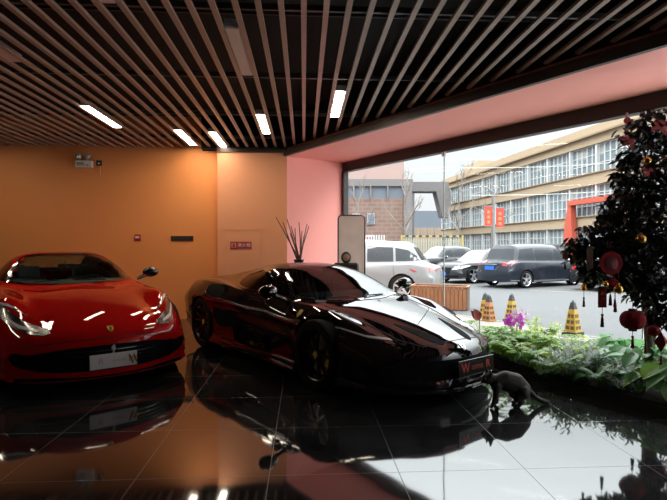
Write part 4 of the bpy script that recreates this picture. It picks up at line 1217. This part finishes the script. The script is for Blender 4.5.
# ------------------------------------------------------------------ tree hung with ornaments
tb = cw(3.10, 4.93, .09)
tree = empty('indoor_tree', tb, 0, 'dark leafed indoor tree hung with red ornaments at the window', 'tree')
def rel(px, py, z): return at(px, py, z)-tb
tr = MB()
tr.tube([(0, 0, -.02), (.02, 0, .35), (-.01, .02, .75), (.03, .0, 1.2), (.0, 0, 1.7), (.05, .02, 2.2)], [.050, .042, .040, .034, .026, .012], 10)
tr.tube([(.04, .03, -.02), (.09, .03, .5), (.14, .05, 1.0), (.30, .06, 1.5)], [.03, .026, .022, .012], 8)
tr.build('trunk', M['bark'], tree, True)
blobs = [(652, 128, 4.9, .20), (636, 135, 4.9, .16), (655, 158, 4.9, .27), (628, 160, 4.85, .10), (640, 185, 4.85, .22), (622, 178, 4.85, .10), (618, 205, 4.8, .15), (640, 222, 4.8, .30), (612, 232, 4.75, .20),
         (592, 240, 4.75, .15), (574, 246, 4.75, .09), (583, 258, 4.75, .11), (620, 258, 4.7, .22), (604, 252, 4.75, .15), (648, 258, 4.7, .28), (640, 285, 4.7, .16), (660, 292, 4.75, .18), (628, 275, 4.7, .13), (662, 315, 4.7, .12), (650, 318, 4.7, .07),
         (612, 278, 4.7, .10), (590, 275, 4.75, .09), (668, 200, 4.8, .35), (690, 160, 4.7, .35), (700, 220, 4.6, .42), (690, 270, 4.6, .36), (690, 310, 4.6, .22), (610, 218, 4.75, .10), (632, 240, 4.75, .25)]
lm = MB(); lr = random.Random(21); bm_ = MB()
for (px, py, z, r) in blobs:
    c = rel(px, py, z)
    start = Vector((.02, 0, max(.5, min(2.0, c.z-.35))))
    bm_.tube([start, start.lerp(c, .55)+Vector((0, 0, .08)), c], [.014, .010, .005], 6)
    for k in range(int(60+1500*r*r*2.1)):
        while True:
            q = Vector((lr.uniform(-1, 1), lr.uniform(-1, 1), lr.uniform(-1, 1)))
            if q.length <= 1: break
        q = c+q*r*1.08
        w = q+tb; 
        if (w-B).dot(nW) > -.16: continue
        a = lr.uniform(0, 2*pi); d = Vector((cos(a), sin(a), lr.uniform(-1.0, .35)))
        lm.leaf(q, d, Vector((lr.uniform(-.5, .5), lr.uniform(-.5, .5), 1)), lr.uniform(.06, .10), lr.uniform(.035, .052), .3)
bm_.build('branches', M['bark'], tree, True)
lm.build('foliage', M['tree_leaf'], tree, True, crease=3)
pk = MB()
for (px, py) in [(627, 140), (630, 143), (656, 127), (662, 129), (665, 125), (649, 172)]:
    for k in range(3): a = lr.uniform(0, 6); pk.leaf(rel(px, py, 4.62), (cos(a), sin(a)*.3, sin(a)*.6), (0, -1, .3), .075, .045, .2)
pk.build('pink_leaves', M['tree_leaf_red'], tree, True, crease=3)

def cord(e, z0, z1): MB().tube([(0, 0, z0), (0, 0, z1)], .0025, 5).build('cord', M['tassel_red'], e)
def tassel(e, z, L=.12, r=.014):
    t = MB().ball((0, 0, z-.012), r*.9, n=10, m=6); t.lathe([(r*.45, z-.018), (r*.8, z-.04), (r*1.15, z-L), (r*.6, z-L-.002)], n=10)
    t.build('tassel', M['tassel_red'], e, True)
GO = 'ornaments hung in the indoor tree'
def hang(px, py, z, name, label, cat, group=None): return empty(name, at(px, py, z), -YAW, label, cat, group)
e = hang(633, 320, 4.45, 'red_lantern', 'round ribbed red lantern hanging lowest below the tree leaves', 'lantern')
b = MB()
for k in range(12):
    a = 2*pi*k/12; b.ball((cos(a)*.040, sin(a)*.040, 0), .066, (1, 1, 1.22), 10, 8)
b.build('lantern_body', M['lantern_red'], e, True)
MB().lathe([(.03, .075), (.035, .080), (.035, .098), (.02, .10)], n=16).build('top_cap', M['tassel_red'], e); MB().lathe([(.02, -.10), (.035, -.098), (.035, -.080), (.03, -.075)], n=16).build('bottom_cap', M['tassel_red'], e)
cord(e, .10, .26); cord(e, -.15, -.10); tassel(e, -.14, .11)
e = hang(602.5, 297, 4.5, 'red_packet', 'flat dark red rectangular packet hanging above the street view', 'ornament')
MB().box((0, 0, 0), (.075, .008, .19)).build('packet', M['lantern_red'], e); MB().lathe([(.018, .0), (.018, .004)], (0, -.004, .03), 'y', 14).build('packet_emblem', M['gold'], e)
cord(e, .095, .26); cord(e, -.16, -.095); tassel(e, -.15, .12)
e = hang(611, 263, 4.42, 'red_fan', 'wide dark red round ornament in the middle of the tree', 'ornament')
MB().lathe([(.10, -.006), (.105, 0), (.10, .006)], (0, 0, 0), 'y', 28).build('disc', M['lantern_red'], e, True)
MB().lathe([(.055, -.012), (.06, -.008), (.055, .0)], (0, 0, 0), 'y', 24).build('disc_boss', M['tassel_red'], e, True); cord(e, .10, .2)
e = hang(613, 284, 4.45, 'red_knot', 'dark red diamond knot with two tassels below the round red ornament', 'ornament')
MB().box((0, 0, 0), (.095, .02, .095), (0, pi/4, 0)).box((0, -.006, 0), (.05, .02, .05), (0, pi/4, 0)).build('knot', M['lantern_red'], e); cord(e, .06, .12)
for s in (-1, 1):
    MB().tube([(s*.022, 0, -.04), (s*.022, 0, -.12-.03*s)], .0025, 5).build('cord', M['tassel_red'], e)
    t = MB().lathe([(.004, -.12-.03*s), (.010, -.14-.03*s), (.015, -.22-.03*s), (.008, -.222-.03*s)], (s*.022, 0, 0), n=10); t.build('tassel', M['tassel_red'], e, True)
e = hang(661.5, 342, 4.35, 'red_diamond', 'red diamond shaped ornament over the large planter leaves', 'ornament')
MB().lathe([(.004, -.085), (.055, -.01), (.055, .01), (.004, .085)], n=4).build('diamond', M['lantern_red'], e); cord(e, .08, .26); cord(e, -.13, -.08); tassel(e, -.12, .10)
e = hang(654, 331, 4.5, 'red_ball', 'small red ball ornament left of the red diamond', 'ornament')
MB().ball((0, 0, 0), .055, (1, 1, .9), 18, 12).build('ball', M['lantern_red'], e, True); cord(e, .05, .2); cord(e, -.10, -.05)
e = hang(646, 339, 4.45, 'long_tassel', 'long thin red tassel hanging beside the trunk', 'tassel'); cord(e, 0, .3); tassel(e, 0, .13, .012)
e = hang(590, 258, 4.55, 'wooden_tag', 'long brown wooden tag hanging in the left of the tree', 'ornament')
MB().box((0, 0, 0), (.055, .01, .20)).build('tag', M['tag_brown'], e); cord(e, .1, .2)
e = hang(565, 256, 4.6, 'red_charm', 'small dark red charm at the leftmost tip of the tree', 'ornament')
MB().box((0, 0, .01), (.038, .02, .075)).build('charm', M['tassel_red'], e); cord(e, .045, .12); cord(e, -.06, -.03); tassel(e, -.05, .07, .010)
e = hang(584, 287, 4.55, 'gold_bell', 'small golden bell with a red tassel left of the red packet', 'ornament')
MB().lathe([(.006, .03), (.02, .025), (.026, -.01), (.034, -.03), (.028, -.031)], n=16).build('bell', M['gold'], e, True); cord(e, .03, .14); cord(e, -.10, -.03); tassel(e, -.09, .09, .011)
for px, py, z, r, lb in [(618.5, 289, 4.4, .040, 'golden ball right of the diamond knot'), (641, 239, 4.45, .045, 'golden ball in the middle of the tree crown'), (606, 284, 4.35, .022, 'tiny golden ball beside the red packet top'), (647, 161, 4.55, .035, 'golden ball near the top of the tree')]:
    e = hang(px, py, z, 'gold_ball', lb, 'ornament', None); MB().ball((0, 0, 0), r, n=18, m=12).build('ball', M['gold'], e, True); MB().lathe([(r*.3, r*.92), (r*.3, r*1.25), (r*.1, r*1.28)], n=10).build('cap', M['gold'], e); cord(e, r*1.2, r*1.2+.1)
e = hang(615, 299, 4.42, 'gold_tassel', 'short red tassel under the golden ball', 'tassel'); cord(e, 0, .09); tassel(e, 0, .07, .012)
ph = bay(5.60, .06, 2.90)
e = empty('hanging_charm', ph, GA, 'small pink charm hanging from the dark beam above the tree', 'ornament'); MB().ball((0, 0, -.03), .04, (1, .4, 1), 12, 8).build('charm', M['tree_leaf_red'], e, True); MB().box((0, 0, .03), (.02, .02, .06)).build('hook', M['steel'], e)

# ------------------------------------------------------------------ street
struct(MB().prism([xy(cw(-60, -10)), xy(cw(90, -10)), xy(cw(130, 180)), xy(cw(-90, 180))], OUT-.4, OUT).build('road', M['asphalt']))
struct(MB().prism([xy(bay(-14, -.12)), xy(bay(-14, -2.6)), xy(bay(2, -2.5)), xy(bay(4, -2.25)), xy(bay(6, -2.15)), xy(bay(16, -2.1)), xy(bay(16, -.12))], OUT, OUT+.06).build('sidewalk', M['sidewalk']))
kb = [(-14, 2.6), (2, 2.5), (4, 2.25), (6, 2.15), (16, 2.1)]
struct(MB().prism([xy(bay(t, -o)) for t, o in kb]+[xy(bay(t, -o-.12)) for t, o in reversed(kb)], OUT, OUT+.065).build('kerb', M['kerb']))
a, b = cw(7.2, 18.2), cw(11.5, 15.5); dd = (b-a).normalized(); nn_ = Vector((-dd.y, dd.x, 0))*.06
struct(MB().prism([xy(a+nn_), xy(b+nn_), xy(b-nn_), xy(a-nn_)], OUT, OUT+.004).build('road_marking', M['road_line']))

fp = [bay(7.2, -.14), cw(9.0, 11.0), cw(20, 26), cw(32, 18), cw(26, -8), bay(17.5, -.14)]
struct(MB().prism([xy(p_) for p_ in fp], OUT, OUT+.07).build('forecourt_pavement', M['forecourt']))  # unseen pale paving added to bounce daylight up to the soffit

def cone(x, z, col, label):
    e = empty('traffic_cone', cw(x, z, OUT+.06 if z < 9.5 else OUT), .55, label, 'traffic cone', 'striped traffic cones on the kerb')
    if z >= 9.5: e.location.z = OUT
    MB().box((0, 0, .03), (.26, .26, .06)).build('base', M['cone_black'], e)
    b = MB(); b.add([(sx*.105, sy*.105, .06) for sx, sy in ((-1, -1), (1, -1), (1, 1), (-1, 1))]+[(sx*.050, sy*.050, .46) for sx, sy in ((-1, -1), (1, -1), (1, 1), (-1, 1))], [(3, 2, 1, 0), (4, 5, 6, 7), (0, 1, 5, 4), (1, 2, 6, 5), (2, 3, 7, 6), (3, 0, 4, 7)])
    b.build('cone_body', col, e)
    t = MB(); t.add([(sx*.052, sy*.052, .45) for sx, sy in ((-1, -1), (1, -1), (1, 1), (-1, 1))]+[(sx*.028, sy*.028, .57) for sx, sy in ((-1, -1), (1, -1), (1, 1), (-1, 1))], [(3, 2, 1, 0), (4, 5, 6, 7), (0, 1, 5, 4), (1, 2, 6, 5), (2, 3, 7, 6), (3, 0, 4, 7)])
    t.tube([(-.02, 0, .56), (-.02, 0, .60), (.02, 0, .60), (.02, 0, .56)], .008, 6); t.build('cone_top', M['cone_black'], e)
    mk = MB()
    for k in range(4):
        R = Matrix.Rotation(k*pi/2, 3, 'Z')
        for row in range(3):
            zz = .13+row*.10; hw = .105-(zz-.06)/.40*.055
            for s in (-1, 1):
                mk.box(R @ Vector((s*hw*.44, -hw-.001, zz)), (hw*.62, .006, .068), R)
    mk.build('lettering_blocks', M['cone_mark'], e)
cone(3.22, 10.35, M['cone_orange'], 'orange traffic cone in front of the pair left of the purple orchid')
cone(3.28, 10.8, M['cone_yellow'], 'yellow traffic cone half hidden behind the orange cone')
cone(3.78, 10.6, M['cone_yellow'], 'yellow traffic cone right of the pair, above the purple orchid')
cone(4.17, 8.7, M['cone_yellow'], 'yellow traffic cone standing alone at the kerb near the tree')

# slatted wooden planter box outside
e = empty('slatted_planter', cw(2.75, 12.9, OUT), ang(.93, -.36), 'brown slatted wooden planter box outside behind the black car', 'planter')
bx = MB()
for k in range(14):
    xx = -.65+k*.1; bx.box((xx, -.30, .30), (.088, .03, .56), mi=0); bx.box((xx, .30, .30), (.088, .03, .56))
for k in range(6):
    for s in (-1, 1): bx.box((s*.70, -.25+k*.1, .30), (.03, .088, .56), mi=1)
bx.build('slats', [M['wood_slat'], M['wood_slat_dark']], e); MB().box((0, 0, .28), (1.34, .54, .50)).build('liner', M['fence_black'], e)
MB().box((0, -.30, .59), (1.46, .06, .03)).box((0, .30, .59), (1.46, .06, .03)).box((.71, 0, .59), (.06, .6, .03)).box((-.71, 0, .59), (.06, .6, .03)).build('rim', M['wood_slat'], e)

# ------------------------------------------------------------------ parked cars
def wheels_at(pf, hd):
    """middle of the wheelbase for a car whose rear wheel on the visible side stands at pf"""
    return pf
sv = generic(4.9, 1.96, 1.76, 2.9, .98, 1.10, 1.08, 1.05, .25, -1.55, -2.2, 1.06, .37)
SUVW = [[(.78, 1.13), (.30, 1.47), (-.02, 1.57), (-.25, 1.59), (-.28, 1.13)], [(-.36, 1.13), (-.33, 1.60), (-1.14, 1.57), (-1.18, 1.14)], [(-1.25, 1.15), (-1.21, 1.56), (-1.60, 1.49), (-1.98, 1.24), (-1.95, 1.17)]]
def put(sp, pw, hd, side, axle):
    """car position from the spot where one wheel stands: side +1 left, axle +1 front"""
    h = Vector(hd).normalized(); l = Vector((-h.y, h.x))
    c = Vector(pw)-h*(axle*sp['axles'][0])-l*(side*(sp['half']-.115))
    return cw(c.x, c.y, OUT), ang(*h)
loc, rz = put(sv, (2.08, 15.1), (-.95, .30), 1, -1)
everyday_car('suv', sv, loc, rz, M['suv_white'], 'white suv right outside the window behind the black car', SUVW, .37, pillars=(-.30, -1.2), lamps='both', wind=None, rear=[(-.62, 1.18), (.62, 1.18), (.52, 1.58), (-.52, 1.58)], roofrail=True)
mp = generic(4.85, 1.82, 1.70, 2.9, .86, 1.0, 1.02, 1.45, .62, -1.72, -2.12, 1.0, .335)
MPW = [[(1.15, 1.06), (.66, 1.42), (.36, 1.52), (.30, 1.06)], [(.22, 1.06), (.26, 1.54), (-.78, 1.54), (-.82, 1.06)], [(-.90, 1.07), (-.86, 1.53), (-1.62, 1.48), (-1.82, 1.09)]]
loc, rz = put(mp, (7.35, 19.2), (.866, .50), -1, -1)
everyday_car('minivan', mp, loc, rz, M['car_navy'], 'dark navy minivan seen from its rear corner, beyond the cones', MPW, .335, rear_plate=True, pillars=(.26, -.86), rear=[(-.66, 1.10), (.66, 1.10), (.58, 1.50), (-.58, 1.50)], wind=None)
sd = generic(5.2, 1.92, 1.47, 3.0, .86, .98, .97, .95, .15, -.95, -1.75, 1.04, .36)
SDW = [[(.62, 1.00), (.20, 1.27), (-.10, 1.34), (-.15, 1.0)], [(-.22, 1.0), (-.18, 1.35), (-.80, 1.32), (-1.25, 1.06), (-1.15, 1.0)]]
wsd = [(.95, 0), (.90, .45), (.75, .66), (.25, .52), (.20, 0)]; wsd = wsd+[(a, -b) for a, b in reversed(wsd[1:-1])]
loc, rz = put(sd, (6.0, 21.6), (-.86, -.51), 1, 1)
everyday_car('sedan', sd, loc, rz, M['car_black'], 'black sedan facing left with a blue plate, left of the minivan', SDW, .36, front_plate=True, wind=wsd, wsglass=M['car_glass_pale'], pillars=(-.18,))
sc = generic(4.8, 1.92, 1.62, 2.85, .95, 1.06, 1.02, 1.0, .25, -1.3, -2.05, 1.04, .37)
SCW = [[(.70, 1.06), (.28, 1.38), (-.05, 1.47), (-.12, 1.06)], [(-.20, 1.06), (-.16, 1.48), (-.95, 1.45), (-1.0, 1.07)]]
wsc = [(1.02, 0), (.97, .45), (.82, .66), (.34, .54), (.28, 0)]; wsc = wsc+[(a, -b) for a, b in reversed(wsc[1:-1])]
loc, rz = put(sc, (5.05, 26.0), (-.90, -.43), 1, 1)
everyday_car('crossover_car', sc, loc, rz, M['car_black'], 'black crossover with a pale windscreen between the white suv and the sedan', SCW, .37, wind=wsc, wsglass=M['car_glass_silver'], pillars=(-.16,))
loc, rz = put(sd, (9.2, 31.0), (-.93, -.36), 1, 1)
everyday_car('saloon', sd, loc, rz, M['car_silver'], 'silver car whose pale roof shows behind the black sedan', SDW, .36, wind=wsd, wsglass=M['car_glass_silver'], pillars=(-.18,))
loc, rz = put(sv, (4.6, 33.0), (-.96, .27), 1, -1)
everyday_car('blue_van', sv, loc, rz, M['car_blue'], 'blue van far off, just over the roof of the white suv', SUVW, .37, pillars=(-.30, -1.2), lamps='rear', rear=None)
loc, rz = put(sd, (10.7, 17.8), (.88, .47), -1, -1)
everyday_car('dark_car', sd, loc, rz, M['car_black'], 'dark car at the right, mostly hidden behind the tree', SDW, .36, lamps='rear', pillars=(-.18,))
# ------------------------------------------------------------------ buildings and street things far off
u2 = Vector((.145, -.989)).normalized()
fo = Vector((32.2-.147*89, 89))
fac = empty('factory_building', cw(fo.x, fo.y, OUT), ang(u2.x, u2.y), 'long pale yellow factory with three rows of windows across the street', 'building')
FL = 62.0
w_ = MB()
for z0, z1 in ((0, .8), (3.49, 4.6), (7.58, 8.74), (11.47, 13.3)): w_.box((FL/2, 7.0, (z0+z1)/2), (FL, 14.0, z1-z0))
w_.box((FL/2, 7.6, 6.4), (FL-.2, 12.8, 12.8)); w_.build('wall', M['factory_wall'], fac)
MB().box((FL/2, -.12, 12.35), (FL+.4, .5, .16)).build('cornice', M['factory_cornice'], fac)
for zc in (4.55, 8.70): MB().box((FL/2, -.05, zc), (FL, .25, .10)).build('sill_course', M['factory_cornice'], fac)
MB().box((5, 6, 14.4), (6, 5, 2.4)).build('roof_hut', M['factory_wall'], fac)
wr_ = random.Random(5)
nW_ = 15; ww = FL/nW_
for z0, z1 in ((.8, 3.49), (4.6, 7.58), (8.74, 11.47)):
    for k in range(nW_):
        m_ = MB(); x0 = k*ww
        cols = 5; cw_ = (ww-.2)/cols; h = z1-z0
        m_.box((x0+ww/2, .46, (z0+z1)/2), (ww, .04, h), mi=0)
        for i in range(cols+1): m_.box((x0+.10+i*cw_, .40, (z0+z1)/2), (.13, .10, h), mi=1)
        for i in range(cols):
            if wr_.random() < .25: m_.box((x0+.10+(i+.5)*cw_, .43, z0+h*.78), (cw_*.9, .03, h*.40), mi=2)
        for hz in (.0, .33, .66, 1.0): m_.box((x0+ww/2, .40, z0+h*hz*.97+.04), (ww, .08, .07), mi=1)
        m_.box((x0, .30, (z0+z1)/2), (.22, .4, h), mi=1)
        m_.build('window', [M['factory_glass'], M['window_bar'], M['blind']], fac)
tag(MB().box((42.6, -.4, 6.0), (9.0, .7, .5)).build('canopy', M['portal_red'], fac), 'red entrance canopy')
pp = MB(); pp.prism([(1.2, 0), (2.9, 0), (2.9, 2.0), (2.7, 4.2), (2.6, 5.75), (2.1, 5.75), (1.6, 4.0)], -.7, -.1); pp.v = [Vector((v.x+36, v.z, v.y)) for v in pp.v]; tag(pp.build('pillar', M['portal_red'], fac), 'red leaning entrance pillar')

bb = empty('brick_building', cw(0, 62, OUT), -YAW, 'dark brick building with paler upper storeys at the far left of the window', 'building')
MB().box((0.5, 5, 3.8), (18.4, 10, 7.6)).build('brick_wall', M['brick'], bb)
MB().box((0.5, 5, 8.35), (18.2, 9.8, 1.5)).build('glass_storey', M['blue_glass'], bb)
MB().box((0.5, 4.9, 9.5), (18.6, 10.2, .85)).build('roof_band', M['grey_band'], bb)
MB().box((0.3, 8, 14.9), (18.0, 8, 10.0)).build('upper_block', M['brick_pale'], bb)
MB().box((9.2, -.15, 4.6), (.95, .5, 9.2)).build('corner_pier', M['grey_band'], bb)
for zz in (2.3, 5.0):
    for k in range(6):
        xx = -6.5+k*1.85+ (1.85 if k > 3 else 0)*0
        q = MB().box((xx+1.9, -.02, zz), (.95, .24, 1.35)).build('window', M['brick_window'], bb)
        MB().box((xx+1.9-.21, -.09, zz), (.36, .24, 1.15)).box((xx+1.9+.21, -.09, zz), (.36, .24, 1.15)).build('pane', M['blue_glass'], q)
for k in range(9): MB().box((-8+k*2.1, -.05, 8.35), (.18, .3, 1.5)).build('mullion', M['grey_band'], bb)

sk = empty('sky_bridge', cw(15.2, 80, OUT), -YAW, 'grey footbridge joining the brick building to the factory', 'bridge')
MB().box((-.4, 0, 11.0), (6.6, 3, 1.5)).build('walkway', M['grey_band'], sk)
t = MB(); t.add([(.9, -1.5, 10.3), (3.2, -1.5, 10.3), (3.2, 1.5, 10.3), (.9, 1.5, 10.3), (1.9, -1.5, 6.2), (3.2, -1.5, 6.2), (3.2, 1.5, 6.2), (1.9, 1.5, 6.2)], [(0, 1, 2, 3), (7, 6, 5, 4), (0, 4, 5, 1), (1, 5, 6, 2), (2, 6, 7, 3), (3, 7, 4, 0)]); t.build('stair_head', M['grey_band'], sk)
MB().box((-2.9, 0, 5.5), (.9, 2.5, 11)).build('support', M['grey_band'], sk)
lb = empty('low_building', cw(20.5, 112, OUT), -YAW, 'low beige building seen under the footbridge', 'building')
MB().box((0, 4, 2.9), (9, 8, 5.8)).build('lower_wall', M['beige_wall'], lb); MB().box((0, 4.1, 7.7), (9, 7.8, 3.8)).build('upper_wall', M['blue_glass'], lb)
for k in range(6): MB().box((-3.9+k*1.55, -.1, 3.0), (.35, .3, 5.6)).build('pilaster', M['beige_wall'], lb)

# striped fence
fe = empty('striped_fence', cw(7.3, 37, OUT), -YAW+.02, 'cream slatted fence with a black and yellow striped top rail', 'fence')
f = MB()
for k in range(24): f.box((-2.1+k*.185, 0, 1.2), (.11, .03, 2.0))
f.box((0, .03, .4), (4.4, .04, .08)).box((0, .03, 2.0), (4.4, .04, .08)); f.build('fence_panel', M['cream_fence'], fe)
f = MB()
for k in range(18): f.box((-2.125+k*.25, 0, 2.36), (.25, .08, .14), mi=k % 2)
f.build('striped_rail', [M['fence_yellow'], M['fence_black']], fe)
for s in (-1, 1): MB().box((s*2.25, 0, 1.22), (.14, .14, 2.44)).build('post', M['fence_yellow'], fe)
wr2 = empty('white_railing', cw(3.15, 39, OUT), -YAW, 'white picket barrier far off above the white suv roof', 'railing')
f = MB()
for k in range(9): f.box((-.8+k*.2, 0, 1.35), (.09, .04, 2.3))
f.build('pickets', M['window_bar'], wr2); MB().box((0, 0, 1.9), (1.9, .05, .10)).box((0, 0, .6), (1.9, .05, .10)).build('rail', M['window_bar'], wr2)
rb_ = empty('red_kiosk', cw(2.45, 42, OUT), -YAW, 'small red booth far off at the left edge of the glass', 'booth')
MB().box((0, 0, 1.2), (1.3, 1.3, 2.4)).build('booth_wall', M['banner_red'], rb_); MB().box((0, 0, 2.45), (1.5, 1.5, .12)).build('booth_roof', M['window_bar'], rb_)
pl_ = empty('plinth', cw(19.2, 46, OUT), fac.rotation_euler.z, 'pale stone plinth behind the minivan', 'plinth')
MB().box((0, 0, .85), (3.4, 3.4, 1.7)).build('block', M['plinth_pale'], pl_); MB().box((0, 0, 1.78), (3.7, 3.7, .16)).build('capstone', M['plinth_pale'], pl_)

# street lamp with two red banners
sl = empty('street_lamp', cw(12.85, 40, OUT), -YAW, 'grey street lamp carrying two red banners', 'street lamp')
MB().tube([(0, 0, 0), (0, 0, 3), (0, 0, 6.2)], [.09, .075, .055], 10).build('pole', M['pole_grey'], sl, True)
MB().tube([(0, 0, 5.9), (-.5, 0, 6.25), (-1.2, 0, 6.5)], [.05, .04, .035], 8).build('arm', M['pole_grey'], sl, True)
MB().box((-1.4, 0, 6.52), (.5, .18, .10), (0, .25, 0)).build('lamp_head', M['pole_grey'], sl)
for s, dz in ((-1, .08), (1, -.05)):
    bn = MB().box((s*.46, 0, 3.95+dz), (.62, .03, 1.55)).build('banner', M['banner_red'], sl)
    MB().tube([(0, 0, 4.75+dz), (s*.80, 0, 4.75+dz)], .025, 6).tube([(0, 0, 3.15+dz), (s*.80, 0, 3.15+dz)], .025, 6).build('banner_rod', M['pole_grey'], bn)
    g = MB()
    for zz in (4.35, 3.95, 3.55): g.box((s*.46, -.02, zz+dz), (.20, .01, .05)).box((s*.46, -.02, zz+dz-.1), (.05, .01, .18)).box((s*.46-.1, -.02, zz+dz-.12), (.04, .01, .12)).box((s*.46+.1, -.02, zz+dz-.12), (.04, .01, .12))
    g.build('banner_marks', M['letter_orange'], bn)

def bare_tree(x, z, H, seed, label):
    e = empty('bare_tree', cw(x, z, OUT), 0, label, 'tree', None)
    r = random.Random(seed); b = MB()
    def grow(p, d, L, rad, dep):
        q = p+d*L; b.tube([p, p.lerp(q, .5)+Vector((r.uniform(-.03, .03)*L, r.uniform(-.03, .03)*L, 0)), q], [rad, rad*.8, rad*.6], 5)
        if dep == 0: return
        for k in range(3 if dep > 1 else 4):
            a = r.uniform(0, 2*pi); s = r.uniform(.35, .75)
            nd = (d+Vector((cos(a)*s, sin(a)*s, r.uniform(.0, .3)))).normalized(); t = r.uniform(.45, 1.0)
            grow(p.lerp(q, t), nd, L*r.uniform(.5, .7), rad*.5, dep-1)
    MB().tube([(0, 0, 0), (.05, 0, H*.25), (0, .03, H*.45)], [.15, .12, .10], 8).build('trunk', M['bare_bark'], e, True)
    grow(Vector((0, .03, H*.44)), Vector((0, 0, 1)), H*.34, .09, 4)
    for k in range(3):
        a = k*2.1+seed; grow(Vector((0, .03, H*(.32+.05*k))), Vector((cos(a)*.7, sin(a)*.7, .75)).normalized(), H*.24, .06, 3)
    b.build('branches', M['bare_bark'], e)
bare_tree(6.6, 46, 8.2, 1, 'pale bare tree in front of the brick building')
bare_tree(13.0, 52, 9.8, 2, 'bare tree in front of the factory, left of the street lamp')
bare_tree(2.5, 50, 8.0, 4, 'bare tree at the far left of the glass, beside the pink wall')
bare_tree(19.0, 60, 10.5, 6, 'bare tree in front of the factory, right of the street lamp')

wi = MB()
for a, b in (((11, 44, 8.3), (33, 42, 9.6)), ((12, 44, 5.9), (33, 41, 7.2))):
    pts = []
    for i in range(13):
        t = i/12; pts.append(cw(a[0]+(b[0]-a[0])*t, a[1]+(b[1]-a[1])*t, a[2]+(b[2]-a[2])*t-.5*sin(pi*t)))
    wi.tube(pts, .025, 5)
tag(wi.build('overhead_wires', M['pale_metal'], None, True), 'two pale overhead wires crossing in front of the factory', 'wires')

# ------------------------------------------------------------------ daylight
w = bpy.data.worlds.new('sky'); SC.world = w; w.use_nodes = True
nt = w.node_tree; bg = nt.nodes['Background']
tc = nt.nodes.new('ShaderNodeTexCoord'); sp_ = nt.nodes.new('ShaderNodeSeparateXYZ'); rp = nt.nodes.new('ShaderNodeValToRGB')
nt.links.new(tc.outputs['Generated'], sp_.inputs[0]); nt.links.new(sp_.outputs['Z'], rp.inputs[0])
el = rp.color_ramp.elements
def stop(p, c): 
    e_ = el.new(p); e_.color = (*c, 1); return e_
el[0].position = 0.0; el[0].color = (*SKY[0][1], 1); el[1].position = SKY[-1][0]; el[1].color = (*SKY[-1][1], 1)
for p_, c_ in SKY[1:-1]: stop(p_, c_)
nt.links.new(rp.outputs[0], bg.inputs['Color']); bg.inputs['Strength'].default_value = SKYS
try: w.cycles.sampling_method = 'MANUAL'; w.cycles.sample_map_resolution = 512
except Exception: pass

# ------------------------------------------------------------------ camera
cam = bpy.data.cameras.new('camera'); co = bpy.data.objects.new('camera', cam); COL.objects.link(co)
cam.sensor_width = 36; cam.lens = 500/667*36; cam.clip_end = 500
co.location = (0, 0, CAMH); co.rotation_euler = (pi/2-radians(.40), 0, -YAW)
SC.camera = co
vs = SC.view_settings; vs.view_transform = 'Standard'; vs.look = 'None'; vs.exposure = EXPO; vs.gamma = 1; vs.use_curve_mapping = False
SC.cycles.use_denoising = True
SC.cycles.max_bounces = 10; SC.cycles.diffuse_bounces = 4; SC.cycles.glossy_bounces = 6; SC.cycles.transparent_max_bounces = 24
SC.cycles.sample_clamp_indirect = 8
